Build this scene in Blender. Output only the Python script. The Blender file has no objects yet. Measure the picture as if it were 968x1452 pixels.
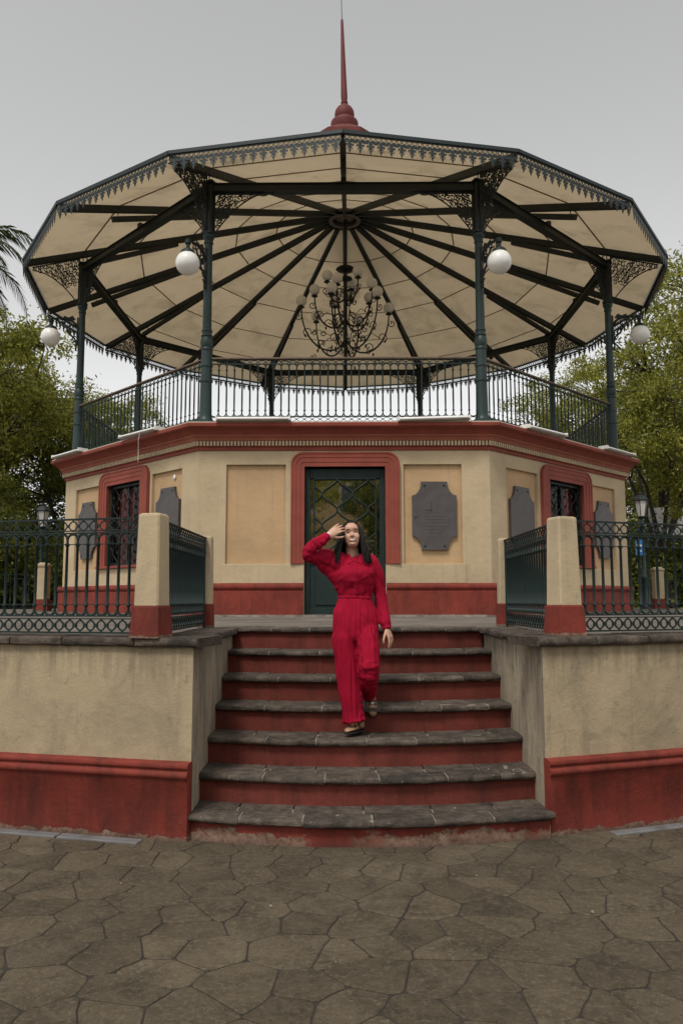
import bpy, bmesh, math, random
import numpy as np
from math import sin, cos, pi, radians, sqrt, hypot, atan2, acos
from mathutils import Vector, Matrix, noise
random.seed(7); rng = np.random.default_rng(7)
scene = bpy.context.scene
C = scene.collection

# ------------------------------------------------------------------ camera
cam_d = bpy.data.cameras.new("camera"); cam = bpy.data.objects.new("camera", cam_d); C.objects.link(cam)
cam_d.sensor_fit = 'HORIZONTAL'; cam_d.sensor_width = 36.0; cam_d.lens = 36.0 * 1120.1 / 968.0
cam_d.clip_start = 0.05; cam_d.clip_end = 2000
cam.location = (-0.2943, -18.7255, 1.6168)
cam.rotation_euler = (radians(90 + 6.3186), radians(0.05), radians(-0.6357))
scene.camera = cam

# ------------------------------------------------------------------ sky, sun, exposure
SUN_EL, SUN_AZ = 58.0, 205.0          # azimuth measured from +Y clockwise seen from above
world = bpy.data.worlds.new("World"); scene.world = world; world.use_nodes = True
wn = world.node_tree.nodes; wl = world.node_tree.links; wn.clear()
sky = wn.new('ShaderNodeTexSky'); sky.sky_type = 'NISHITA'; sky.sun_disc = False
sky.sun_elevation = radians(SUN_EL); sky.sun_rotation = radians(SUN_AZ)
sky.air_density = 1.0; sky.dust_density = 0.8; sky.ozone_density = 1.0
hs = wn.new('ShaderNodeHueSaturation'); hs.inputs['Saturation'].default_value = 0.02
bg = wn.new('ShaderNodeBackground'); bg.inputs['Strength'].default_value = 0.122
wo = wn.new('ShaderNodeOutputWorld')
wl.new(sky.outputs[0], hs.inputs['Color']); wl.new(hs.outputs[0], bg.inputs['Color']); wl.new(bg.outputs[0], wo.inputs[0])
sun_d = bpy.data.lights.new("sun", 'SUN'); sun = bpy.data.objects.new("sun", sun_d); C.objects.link(sun)
sun_d.energy = 1.5; sun_d.angle = radians(13); sun_d.color = (1.0, 0.96, 0.90)
az = radians(SUN_AZ); el = radians(SUN_EL)
sdir = Vector((sin(az) * cos(el), cos(az) * cos(el), sin(el)))
sun.rotation_euler = sdir.to_track_quat('Z', 'Y').to_euler()
sun.location = sdir * 60
vs = scene.view_settings
vs.view_transform = 'Standard'; vs.look = 'None'; vs.gamma = 1.0; vs.exposure = 0.52; vs.use_curve_mapping = False
scene.cycles.use_denoising = True
scene.cycles.max_bounces = 6; scene.cycles.transparent_max_bounces = 12
scene.cycles.sample_clamp_indirect = 6.0

# ------------------------------------------------------------------ materials
class NT:
    def __init__(s, name):
        s.m = bpy.data.materials.new(name); s.m.use_nodes = True
        s.n = s.m.node_tree.nodes; s.l = s.m.node_tree.links; s.n.clear()
        s.out = s.n.new('ShaderNodeOutputMaterial'); s.b = s.n.new('ShaderNodeBsdfPrincipled')
        s.l.new(s.b.outputs[0], s.out.inputs[0])
        s.tc = s.n.new('ShaderNodeTexCoord')
    def coord(s, scale=(1, 1, 1), kind='Object', offs=False):
        mp = s.n.new('ShaderNodeMapping'); mp.inputs['Scale'].default_value = scale
        if kind == 'World':
            g = s.n.new('ShaderNodeNewGeometry'); src = g.outputs['Position']
        else: src = s.tc.outputs[kind]
        s.l.new(src, mp.inputs['Vector'])
        if offs:
            oi = s.n.new('ShaderNodeObjectInfo'); mu = s.n.new('ShaderNodeMath'); mu.operation = 'MULTIPLY'
            mu.inputs[1].default_value = 37.0; s.l.new(oi.outputs['Random'], mu.inputs[0])
            s.l.new(mu.outputs[0], mp.inputs['Location'])
        return mp.outputs[0]
    def noise(s, vec, scale, detail=4, rough=.55, dist=0):
        t = s.n.new('ShaderNodeTexNoise'); t.inputs['Scale'].default_value = scale
        t.inputs['Detail'].default_value = detail; t.inputs['Roughness'].default_value = rough
        t.inputs['Distortion'].default_value = dist
        s.l.new(vec, t.inputs['Vector']); return t.outputs[0]
    def ramp(s, fac, stops):
        r = s.n.new('ShaderNodeValToRGB'); e = r.color_ramp.elements
        while len(e) < len(stops): e.new(.5)
        for k, (p, c) in enumerate(stops):
            e[k].position = p; e[k].color = (c, c, c, 1) if not hasattr(c, '__len__') else (*c, 1)
        s.l.new(fac, r.inputs[0]); return r.outputs[0]
    def mix(s, fac, a, b, mode='MIX'):
        x = s.n.new('ShaderNodeMix'); x.data_type = 'RGBA'; x.blend_type = mode
        for i, v in ((0, fac), (6, a), (7, b)):
            if hasattr(v, 'links') or isinstance(v, bpy.types.NodeSocket): s.l.new(v, x.inputs[i])
            elif i == 0: x.inputs[0].default_value = v
            else: x.inputs[i].default_value = (*v, 1)
        return x.outputs[2]
    def math(s, op, a, b=None, clamp=False):
        x = s.n.new('ShaderNodeMath'); x.operation = op; x.use_clamp = clamp
        for i, v in ((0, a), (1, b)):
            if v is None: continue
            if isinstance(v, bpy.types.NodeSocket): s.l.new(v, x.inputs[i])
            else: x.inputs[i].default_value = v
        return x.outputs[0]
    def bump(s, h, strength, dist=.01):
        b = s.n.new('ShaderNodeBump'); b.inputs['Strength'].default_value = strength; b.inputs['Distance'].default_value = dist
        s.l.new(h, b.inputs['Height']); s.l.new(b.outputs[0], s.b.inputs['Normal'])
    def color(s, v):
        if isinstance(v, bpy.types.NodeSocket): s.l.new(v, s.b.inputs['Base Color'])
        else: s.b.inputs['Base Color'].default_value = (*v, 1)
    def set(s, **k):
        for n_, v in k.items(): s.b.inputs[n_.replace('_', ' ')].default_value = v

def mul(c, f): return tuple(x * f for x in c)

def surf(name, col, rough=.75, var=.18, scale=3, dirt=None, dscale=1.3, damt=(.52, .72), dfac=.6, stretch=(1, 1, 1),
         bump=.15, bscale=60, metal=0, rand=0, fleck=None, kind='Object', spec=.4):
    t = NT(name)
    v = t.coord(kind=kind, offs=rand > 0)
    n1 = t.noise(v, scale, 6, .6)
    c = t.mix(t.ramp(n1, [(.3, 0.0), (.7, 1.0)]), mul(col, 1 - var), mul(col, 1 + var))
    if dirt is not None:
        v2 = t.coord(stretch, kind=kind, offs=rand > 0)
        d = t.ramp(t.noise(v2, dscale, 8, .65, .4), [(damt[0], 0.0), (damt[1], dfac)])
        c = t.mix(d, c, dirt)
    if fleck is not None:
        f = t.ramp(t.noise(v, 34, 3, .7), [(.615, 0.0), (.66, .75)])
        c = t.mix(f, c, fleck)
    if rand > 0:
        oi = t.n.new('ShaderNodeObjectInfo')
        r = t.ramp(oi.outputs['Random'], [(0, 1 - rand), (1, 1 + rand)])
        r.node.color_ramp.elements[1].color = (1, 1, 1, 1)
        r.node.color_ramp.elements[0].color = (1 - rand,) * 3 + (1,)
        c = t.mix(1.0, c, r, 'MULTIPLY')
    t.color(c); t.set(Roughness=rough, Metallic=metal)
    t.b.inputs['Specular IOR Level'].default_value = spec
    if bump: t.bump(t.noise(v, bscale, 5, .65), bump, .01)
    return t.m

CREAM = (.50, .395, .25); OCHRE = (.50, .335, .185); RED = (.215, .042, .029); STONE = (.108, .085, .066); GREEN = (.012, .024, .0215)
def red_paint(name, peel_z=None, base=0.0, amt=2.6, patch=None):
    t = NT(name); v = t.coord(kind='World')
    c = t.mix(t.ramp(t.noise(v, 2.2, 7, .66), [(.3, 0.), (.7, 1.)]), mul(RED, .72), mul(RED, 1.18))
    dk = t.ramp(t.noise(t.coord((4, 4, .9), kind='World'), 1.4, 8, .72), [(.46, 0.), (.70, .7)])
    c = t.mix(dk, c, (.050, .021, .017))
    dk2 = t.ramp(t.noise(v, 12, 7, .8), [(.55, 0.), (.68, .5)]); c = t.mix(dk2, c, (.085, .030, .024))
    fl = t.ramp(t.noise(v, 19, 7, .78), [(.685, 0.), (.70, .8)])
    c = t.mix(fl, c, (.34, .24, .19))
    if peel_z:
        sp = t.n.new('ShaderNodeSeparateXYZ'); t.l.new(v, sp.inputs[0])
        g = t.math('DIVIDE', t.math('SUBTRACT', sp.outputs[2], base), peel_z)
        nn = t.noise(t.coord((1, 1, 1.6), kind='World'), 5.5, 10, .74, .6)
        k = t.math('SUBTRACT', t.math('MULTIPLY', nn, amt), g)
        pm = t.ramp(k, [(.62, 0.), (.66, .85)])
        if patch:
            big = t.ramp(t.noise(t.coord((1, 1, .2), kind='World'), patch, 3, .5), [(.36, 0.), (.44, 1.)]); pm = t.math('MULTIPLY', pm, big)
        pc = t.mix(t.ramp(t.noise(v, 24, 6, .7), [(.35, 0.), (.62, 1.)]), (.13, .062, .045), (.31, .235, .17))
        c = t.mix(pm, c, pc)
        # dirt line splashed up from the ground
        gd = t.math('SUBTRACT', t.math('MULTIPLY', t.noise(v, 3, 6, .6), .9), t.math('MULTIPLY', g, .45)); c = t.mix(t.ramp(gd, [(.2, 0.), (.5, .55)]), c, (.06, .04, .032))
    t.color(c); t.set(Roughness=.72); t.b.inputs['Specular IOR Level'].default_value = .15; t.bump(t.math('ADD', t.noise(v, 45, 6, .75), t.math('MULTIPLY', t.noise(v, 9, 4, .6), 1.6)), .35, .012)
    return t.m
def plaster(name, col, dirtc, dfac, dsc, lo, hi, streak=(1.6, 1.6, .55), top=None, fine=.45):
    t = NT(name); v = t.coord(kind='World')
    c = t.mix(t.ramp(t.noise(v, 1.1, 8, .6), [(.32, 0.), (.68, 1.)]), mul(col, .84), mul(col, 1.08))
    d = t.ramp(t.noise(t.coord(streak, kind='World'), dsc, 9, .70, .6), [(lo, 0.), (hi, dfac)])
    c = t.mix(d, c, dirtc)
    d2 = t.ramp(t.noise(v, 7, 9, .82, .4), [(.56, 0.), (.68, fine)])
    c = t.mix(d2, c, mul(dirtc, .75))
    d3 = t.ramp(t.noise(v, 23, 5, .7), [(.71, 0.), (.735, .7)])
    c = t.mix(d3, c, mul(dirtc, .45))
    d4 = t.ramp(t.noise(t.coord((9, 9, .35), kind='World'), 1.6, 6, .6), [(.58, 0.), (.72, .35)])
    c = t.mix(d4, c, mul(dirtc, .8))
    if top is not None:     # run-off stains hanging from the coping
        sp = t.n.new('ShaderNodeSeparateXYZ'); t.l.new(v, sp.inputs[0])
        g = t.math('DIVIDE', t.math('SUBTRACT', top, sp.outputs[2]), .62)
        k = t.math('SUBTRACT', t.math('MULTIPLY', t.noise(t.coord((6, 6, .5), kind='World'), 1.9, 7, .7), 1.75), g)
        c = t.mix(t.ramp(k, [(.55, 0.), (1.0, .55)]), c, mul(dirtc, .6))
    t.color(c); t.set(Roughness=.85); t.b.inputs['Specular IOR Level'].default_value = .2
    h = t.math('ADD', t.math('MULTIPLY', t.noise(v, 7, 5, .6), 2.2), t.noise(v, 55, 6, .75))
    t.bump(h, .38, .014)
    return t.m
MAT = {}
P7T = 1.28
MAT['cream'] = plaster('cream_plaster', CREAM, (.36, .29, .20), .45, 1.3, .55, .80)
MAT['wing'] = plaster('stained_cream_plaster', mul(CREAM, .86), (.20, .165, .115), .7, 2.2, .46, .72, (1.2, 1.2, .8), P7T, .6)
MAT['flank'] = plaster('weathered_stair_plaster', (.40, .335, .24), (.14, .115, .09), .8, 2.4, .42, .68, (2.6, 2.6, .7), P7T, .7)
MAT['post'] = plaster('post_plaster', mul(CREAM, .98), (.30, .245, .17), .6, 2.0, .50, .78, fine=.5)
MAT['ochre'] = plaster('ochre_plaster', OCHRE, (.42, .28, .15), .5, 1.6, .50, .78)
MAT['red'] = red_paint('red_paint')
MAT['red_low'] = red_paint('red_paint_peeling', .075, 0.0, 2.1)
MAT['red_step'] = red_paint('red_paint_flaking_step', .10, 0.0, 2.75, 1.1)
MAT['red_base'] = red_paint('red_paint_scuffed', .05, 1.35, 2.0)
_r = RED; RED = (.170, .040, .029); MAT['red_riser'] = red_paint('worn_red_riser'); RED = _r
MAT['red_trim'] = surf('red_trim_paint', (.245, .060, .040), .65, .14, 2.5, (.12, .035, .03), 2.2, (.5, .8), .5, bump=.08, spec=.2)
MAT['maroon'] = surf('maroon_finial_paint', (.135, .034, .030), .6, .16, 2.5, (.06, .02, .018), 2.2, (.5, .8), .5, bump=.08, spec=.2)
MAT['red_light'] = surf('pale_red_trim_paint', (.31, .10, .062), .65, .14, 2.5, (.17, .05, .04), 2.2, (.5, .8), .5, bump=.08, spec=.2)
MAT['stone'] = surf('volcanic_stone', STONE, .85, .55, 13, (.034, .029, .025), 3.2, (.45, .66), .8, bump=.9, bscale=48, rand=.34, fleck=(.19, .165, .138), spec=.25)
MAT['mortar'] = surf('pale_mortar', (.30, .26, .215), .9, .2, 12, (.10, .085, .07), 6, (.4, .6), .8, bump=.4)
MAT['iron'] = surf('green_painted_iron', GREEN, .55, .25, 9, (.012, .02, .018), 5, (.5, .75), .6, bump=.05, fleck=None, spec=.28)
MAT['iron_col'] = surf('green_column_paint', (.019, .038, .035), .45, .2, 4, (.009, .016, .015), 3, (.5, .75), .7, bump=.06, spec=.35)
MAT['iron_dark'] = surf('dark_iron', (.012, .017, .016), .5, .25, 6, bump=.05)
MAT['lace'] = surf('blue_green_lace_paint', (.010, .019, .019), .5, .3, 7, (.012, .018, .018), 4, (.45, .7), .7, bump=.05)
MAT['ceiling'] = surf('cream_translucent_ceiling', (.72, .585, .39), .8, .06, 1.2, (.30, .225, .14), 1.1, (.50, .74), .62, bump=.04, bscale=14, rand=.05, kind='World')
def add_ceiling_translucency():  # added translucency lets daylight through to brighten the roof underside
    m = MAT['ceiling']; n = m.node_tree.nodes; l = m.node_tree.links; b = n['Principled BSDF']; o = n['Material Output']
    tr = n.new('ShaderNodeBsdfTranslucent'); mx = n.new('ShaderNodeMixShader'); mx.inputs[0].default_value = .25
    src = b.inputs['Base Color'].links[0].from_socket; l.new(src, tr.inputs['Color']); l.new(b.outputs[0], mx.inputs[1]); l.new(tr.outputs[0], mx.inputs[2]); l.new(mx.outputs[0], o.inputs[0])
add_ceiling_translucency()
MAT['batten'] = surf('brown_seam_batten', (.26, .19, .115), .8, .15, 3)
MAT['roof'] = surf('grey_green_roof_sheet', (.10, .11, .10), .6, .15, 2)
MAT['wood'] = surf('worn_handrail_wood', (.155, .105, .07), .65, .25, 9, (.05, .035, .025), 5, (.45, .7), .6, bump=.2)
MAT['white_metal'] = surf('dusty_white_enamel', (.78, .76, .72), .45, .08, 5, (.32, .28, .24), 3, (.5, .75), .6, bump=.03)
MAT['plaque'] = surf('dark_bronze_plaque', (.098, .088, .085), .5, .16, 3, (.06, .052, .05), 4, (.45, .7), .6, bump=.12, bscale=25, metal=.35)
MAT['plaque_mark'] = surf('scratched_plaque_text', (.052, .046, .044), .6, .2, 9, bump=.05, metal=.2)
MAT['deck'] = surf('deck_concrete', (.50, .45, .37), .85, .15, 2)
MAT['hub'] = surf('hub_metal', (.16, .14, .12), .35, .2, 5, metal=.6)
MAT['floor'] = surf('terrace_floor_stone', (.165, .14, .115), .85, .25, 1.8, (.08, .068, .056), 1.1, (.42, .68), .8, bump=.35, bscale=22, kind='World')
MAT['skin'] = surf('skin', (.55, .32, .215), .5, .06, 8, bump=0, spec=.4)
MAT['skin'].node_tree.nodes['Principled BSDF'].inputs['Subsurface Weight'].default_value = .0
MAT['lip'] = surf('lips', (.28, .055, .05), .4, .05, 8, bump=0)
MAT['teeth'] = surf('teeth', (.60, .55, .49), .3, .02, 8, bump=0)
MAT['hair'] = surf('dark_hair', (.0095, .0072, .0065), .45, .3, 40, bump=0, spec=.22, rand=0)
MAT['fabric'] = surf('crimson_crepe', (.335, .008, .030), .85, .16, 6, (.24, .005, .022), 4, (.45, .75), .5, bump=.3, bscale=330, spec=.08)
MAT['shoe'] = surf('bronze_leather', (.34, .20, .115), .32, .12, 12, bump=.05, spec=.6)
MAT['shoe_dark'] = surf('dark_shoe_leather', (.03, .022, .02), .4, .2, 12, bump=.05)
MAT['bark'] = surf('tree_bark', (.060, .048, .038), .9, .3, 5, (.02, .016, .013), 3, (.4, .65), .7, stretch=(1, 1, .25), bump=.6, bscale=16)
MAT['curtain'] = surf('red_curtain', (.36, .045, .04), .85, .2, 4)
MAT['dark_room'] = surf('dim_interior', (.05, .045, .04), .9, .1, 2)
MAT['far_wall'] = plaster('far_pale_wall', (.52, .47, .38), (.3, .26, .2), .5, .6, .5, .8)
MAT['far_ochre'] = plaster('far_ochre_wall', (.58, .40, .20), (.3, .2, .12), .5, .5, .5, .8)
MAT['far_glass'] = surf('far_window_glass', (.03, .035, .04), .15, .1, 2, bump=0)
MAT['blue'] = surf('blue_sign', (.035, .19, .50), .5, .1, 4, bump=0)
MAT['white_flat'] = surf('white_sign_paint', (.75, .75, .74), .5, .04, 4, bump=0)
MAT['lantern_glass'] = surf('frosted_lantern_glass', (.60, .58, .53), .3, .05, 4, bump=0)
MAT['bronze_leaf'] = surf('dull_red_iron_leaf', (.10, .022, .02), .5, .2, 8, bump=0)

def globe_mat():
    t = NT('opal_glass_globe'); t.color((.80, .785, .74)); t.set(Roughness=.22)
    t.b.inputs['Subsurface Weight'].default_value = .35
    t.b.inputs['Subsurface Radius'].default_value = (.12, .12, .11)
    return t.m
MAT['globe'] = globe_mat()
def glass_mat(name, refl, tint, ior=1.5):
    m = bpy.data.materials.new(name); m.use_nodes = True; n = m.node_tree.nodes; l = m.node_tree.links; n.clear()
    o = n.new('ShaderNodeOutputMaterial'); g = n.new('ShaderNodeBsdfGlossy'); g.inputs['Roughness'].default_value = .015
    g.inputs['Color'].default_value = (.9, .9, .88, 1)
    tr = n.new('ShaderNodeBsdfTransparent'); tr.inputs['Color'].default_value = (*tint, 1)
    fr = n.new('ShaderNodeFresnel'); fr.inputs['IOR'].default_value = ior
    ad = n.new('ShaderNodeMath'); ad.operation = 'ADD'; ad.use_clamp = True; ad.inputs[1].default_value = refl
    nt = n.new('ShaderNodeTexNoise'); nt.inputs['Scale'].default_value = 3.0
    b = n.new('ShaderNodeBump'); b.inputs['Strength'].default_value = .05; b.inputs['Distance'].default_value = .02
    tc = n.new('ShaderNodeTexCoord'); l.new(tc.outputs['Object'], nt.inputs['Vector']); l.new(nt.outputs[0], b.inputs['Height']); l.new(b.outputs[0], g.inputs['Normal'])
    mx = n.new('ShaderNodeMixShader')
    l.new(fr.outputs[0], ad.inputs[0]); l.new(ad.outputs[0], mx.inputs[0]); l.new(tr.outputs[0], mx.inputs[1]); l.new(g.outputs[0], mx.inputs[2]); l.new(mx.outputs[0], o.inputs[0])
    return m
MAT['pane'] = glass_mat('window_pane_glass', .0, (.7, .7, .68), 1.22)
MAT['door_pane'] = glass_mat('reflective_door_glass', .55, (.4, .4, .38))
def leaf_mat(name, c1, c2, c3):
    m = bpy.data.materials.new(name); m.use_nodes = True; n = m.node_tree.nodes; l = m.node_tree.links; n.clear()
    o = n.new('ShaderNodeOutputMaterial'); g = n.new('ShaderNodeNewGeometry')
    r = n.new('ShaderNodeValToRGB'); e = r.color_ramp.elements; e.new(.5)
    for k, (p, c) in enumerate(((0, c1), (.55, c2), (1, c3))): e[k].position = p; e[k].color = (*c, 1)
    l.new(g.outputs['Random Per Island'], r.inputs[0])
    d = n.new('ShaderNodeBsdfPrincipled'); d.inputs['Roughness'].default_value = .55; d.inputs['Specular IOR Level'].default_value = .3
    tr = n.new('ShaderNodeBsdfTranslucent'); mx = n.new('ShaderNodeMixShader'); mx.inputs[0].default_value = .5
    l.new(r.outputs[0], d.inputs['Base Color']); l.new(r.outputs[0], tr.inputs['Color'])
    l.new(d.outputs[0], mx.inputs[1]); l.new(tr.outputs[0], mx.inputs[2]); l.new(mx.outputs[0], o.inputs[0])
    return m
MAT['leaf'] = leaf_mat('olive_leaf', (.11, .125, .02), (.25, .26, .042), (.46, .44, .085))
MAT['leaf2'] = leaf_mat('deep_green_leaf', (.08, .10, .017), (.145, .17, .028), (.27, .27, .05))
MAT['palm_leaf'] = leaf_mat('palm_leaf', (.03, .045, .015), (.05, .07, .02), (.085, .10, .03))

# ------------------------------------------------------------------ mesh builder
class MB:
    def __init__(s): s.v = []; s.f = []
    def add(s, vs, fs):
        o = len(s.v); s.v += [tuple(p) for p in vs]; s.f += [tuple(i + o for i in f) for f in fs]; return s
    def box(s, c, d, rz=0, taper=None):
        x, y, z = d[0] / 2, d[1] / 2, d[2] / 2; tx = ty = 1
        if taper: tx, ty = taper if hasattr(taper, '__len__') else (taper, taper)
        P = [(-x, -y, -z), (x, -y, -z), (x, y, -z), (-x, y, -z), (-x * tx, -y * ty, z), (x * tx, -y * ty, z), (x * tx, y * ty, z), (-x * tx, y * ty, z)]
        cr, sr = cos(rz), sin(rz)
        P = [(c[0] + cr * a - sr * b, c[1] + sr * a + cr * b, c[2] + e) for a, b, e in P]
        return s.add(P, [(0, 3, 2, 1), (4, 5, 6, 7), (0, 1, 5, 4), (1, 2, 6, 5), (2, 3, 7, 6), (3, 0, 4, 7)])
    def cbox(s, c, d, b=.01, rz=0):
        """box with chamfered edges"""
        x, y, z = d[0] / 2, d[1] / 2, d[2] / 2; b = min(b, x * .6, y * .6, z * .6)
        rings = []
        for zz, ins in ((-z, b), (-z + b, 0), (z - b, 0), (z, b)):
            X, Y = x - ins, y - ins
            rings.append([(-X + b, -Y, zz), (X - b, -Y, zz), (X, -Y + b, zz), (X, Y - b, zz), (X - b, Y, zz), (-X + b, Y, zz), (-X, Y - b, zz), (-X, -Y + b, zz)])
        cr, sr = cos(rz), sin(rz); V = []
        for R in rings: V += [(c[0] + cr * a - sr * q, c[1] + sr * a + cr * q, c[2] + e) for a, q, e in R]
        F = [tuple(range(7, -1, -1)), tuple(range(24, 32))]
        for k in range(3):
            for i in range(8):
                j = (i + 1) % 8; F.append((k * 8 + i, k * 8 + j, k * 8 + 8 + j, k * 8 + 8 + i))
        return s.add(V, F)
    def lathe(s, prof, n=16, c=(0, 0), cap=True, lean=(0, 0), z0=0):
        V = []; F = []
        for r, z in prof:
            for i in range(n):
                a = 2 * pi * i / n
                V.append((c[0] + r * cos(a) + lean[0] * (z - z0), c[1] + r * sin(a) + lean[1] * (z - z0), z))
        m = len(prof)
        for k in range(m - 1):
            for i in range(n):
                j = (i + 1) % n; F.append((k * n + i, k * n + j, k * n + n + j, k * n + n + i))
        if cap: F.append(tuple(range(n - 1, -1, -1))); F.append(tuple(range((m - 1) * n, m * n)))
        return s.add(V, F)
    def tube(s, pts, r, n=6, cap=True, flat=None, up=(0, 0, 1)):
        P = [Vector(p) for p in pts]; m = len(P)
        R = r if hasattr(r, '__len__') else [r] * m
        T = []
        for i in range(m):
            t = (P[min(i + 1, m - 1)] - P[max(i - 1, 0)]); T.append(t.normalized() if t.length > 1e-9 else Vector((0, 0, 1)))
        ref = Vector(up)
        if abs(T[0].dot(ref)) > .95: ref = Vector((0, 1, 0)) if abs(T[0].y) < .9 else Vector((1, 0, 0))
        nx = (ref - T[0] * ref.dot(T[0])).normalized(); V = []; F = []
        for i in range(m):
            nx = nx - T[i] * nx.dot(T[i]); nx = nx.normalized() if nx.length > 1e-6 else T[i].orthogonal().normalized()
            ny = T[i].cross(nx)
            fx, fy = (1, 1) if flat is None else flat
            for k in range(n):
                a = 2 * pi * (k + .5) / n; V.append(P[i] + nx * (cos(a) * R[i] * fx) + ny * (sin(a) * R[i] * fy))
        for i in range(m - 1):
            for k in range(n):
                j = (k + 1) % n; F.append((i * n + k, i * n + j, i * n + n + j, i * n + n + k))
        if cap: F.append(tuple(range(n - 1, -1, -1))); F.append(tuple(range((m - 1) * n, m * n)))
        return s.add(V, F)
    def prism(s, outline, fr, th):
        """outline [(u,v)], fr(u,v,w)->xyz, thickness w in -th/2..th/2"""
        n = len(outline)
        V = [fr(u, v, -th / 2) for u, v in outline] + [fr(u, v, th / 2) for u, v in outline]
        F = [tuple(range(n - 1, -1, -1)), tuple(range(n, 2 * n))]
        for i in range(n):
            j = (i + 1) % n; F.append((i, j, n + j, n + i))
        return s.add(V, F)
    def sweep(s, prof, pts, nrm, close=True, caps=True, jit=0, mit=None):
        """prof [(offset along outward normal, z)], pts [(x,y)], nrm outward normals"""
        n = len(prof); V = []; F = []
        for i, (p, q) in enumerate(zip(pts, nrm)):
            for o, z in prof:
                j1 = random.uniform(-jit, jit); j2 = random.uniform(-jit, jit)
                V.append((p[0] + q[0] * (o + j1), p[1] + q[1] * (o + j1), z + j2))
        kk = n if close else n - 1
        for i in range(len(pts) - 1):
            for k in range(kk):
                j = (k + 1) % n; F.append((i * n + k, i * n + j, i * n + n + j, i * n + n + k))
        if caps and close: F.append(tuple(range(n))); F.append(tuple(range(len(pts) * n - 1, (len(pts) - 1) * n - 1, -1)))
        return s.add(V, F)
    def sphere(s, c, r, n=16, m=10, sc=(1, 1, 1)):
        V = [(c[0], c[1], c[2] + r * sc[2])]; F = []
        for k in range(1, m):
            t = pi * k / m
            for i in range(n):
                a = 2 * pi * i / n; V.append((c[0] + r * sc[0] * sin(t) * cos(a), c[1] + r * sc[1] * sin(t) * sin(a), c[2] + r * sc[2] * cos(t)))
        V.append((c[0], c[1], c[2] - r * sc[2])); L = len(V) - 1
        for i in range(n):
            j = (i + 1) % n; F.append((0, 1 + i, 1 + j)); b = 1 + (m - 2) * n; F.append((L, b + j, b + i))
            for k in range(m - 2): F.append((1 + k * n + i, 1 + k * n + n + i, 1 + k * n + n + j, 1 + k * n + j))
        return s.add(V, F)
    def mesh(s, name, mat, smooth=False, fixn=True):
        me = bpy.data.meshes.new(name); me.from_pydata(s.v, [], s.f); me.update()
        if fixn:
            bm = bmesh.new(); bm.from_mesh(me); bmesh.ops.recalc_face_normals(bm, faces=bm.faces); bm.to_mesh(me); bm.free()
        if mat: me.materials.append(MAT[mat])
        if smooth:
            me.shade_smooth()
            try: me.set_sharp_from_angle(angle=radians(42))
            except Exception: pass
        return me
    def build(s, name, mat, parent=None, smooth=False, fixn=True):
        return link(name, s.mesh(name, mat, smooth, fixn), parent)

def link(name, me, parent=None, loc=None, rz=None):
    o = bpy.data.objects.new(name, me); C.objects.link(o)
    if parent is not None: o.parent = parent
    if loc is not None: o.location = loc
    if rz is not None: o.rotation_euler = (0, 0, rz)
    return o
def empty(name, loc=(0, 0, 0), rz=0):
    o = bpy.data.objects.new(name, None); o.empty_display_size = .2; C.objects.link(o); o.location = loc; o.rotation_euler = (0, 0, rz); return o
def tag(o, label=None, cat=None, group=None, kind=None):
    for k, v in (('label', label), ('category', cat), ('group', group), ('kind', kind)):
        if v: o[k] = v
    return o
def copy_tree(o, parent=None):
    c = o.copy(); C.objects.link(c); c.parent = parent
    for ch in o.children: copy_tree(ch, c)
    return c
def arc(cx, cz, r, a0, a1, n=8): return [(cx + r * cos(radians(a0 + (a1 - a0) * i / n)), cz + r * sin(radians(a0 + (a1 - a0) * i / n))) for i in range(n + 1)]

# ================================================================== GROUND AND PAVING
def pave_col(t, v):
    c = t.mix(t.ramp(t.noise(v, 1.1, 9, .66), [(.3, 0.), (.7, 1.)]), (.082, .063, .039), (.138, .108, .070))
    d = t.ramp(t.noise(v, 4.5, 10, .75, .5), [(.46, 0.), (.66, .75)]); c = t.mix(d, c, (.036, .028, .019))
    f = t.ramp(t.noise(v, 30, 8, .8), [(.50, 0.), (.62, .75)]); c = t.mix(f, c, (.180, .148, .100))
    f2 = t.ramp(t.noise(v, 52, 5, .75), [(.57, 0.), (.66, .65)]); c = t.mix(f2, c, (.020, .016, .012))
    f3 = t.ramp(t.noise(v, 15, 8, .8, .3), [(.54, 0.), (.66, .40)]); c = t.mix(f3, c, (.038, .030, .021))
    sp = t.ramp(t.noise(v, 11, 5, .65), [(.70, 0.), (.72, .8)]); c = t.mix(sp, c, (.022, .018, .014))
    lt = t.ramp(t.noise(v, 5.5, 6, .7, 1.0), [(.66, 0.), (.72, .55)]); return t.mix(lt, c, (.165, .142, .108))
def ground_mat():
    t = NT('stamped_paving_ground'); v = t.coord(kind='World')
    w = t.n.new('ShaderNodeTexVoronoi'); w.feature = 'DISTANCE_TO_EDGE'; w.inputs['Scale'].default_value = 3.5; t.l.new(v, w.inputs['Vector'])
    jm = t.ramp(w.outputs[0], [(.008, 1.), (.02, 0.)])
    c = t.mix(jm, pave_col(t, v), (.026, .022, .018)); t.color(c); t.set(Roughness=.85); t.bump(t.noise(v, 25, 5), .3, .01); return t.m
MAT['ground'] = ground_mat()
MAT['joint'] = surf('dark_paving_joint', (.036, .030, .023), .9, .25, 6, bump=.3, kind='World')
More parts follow.
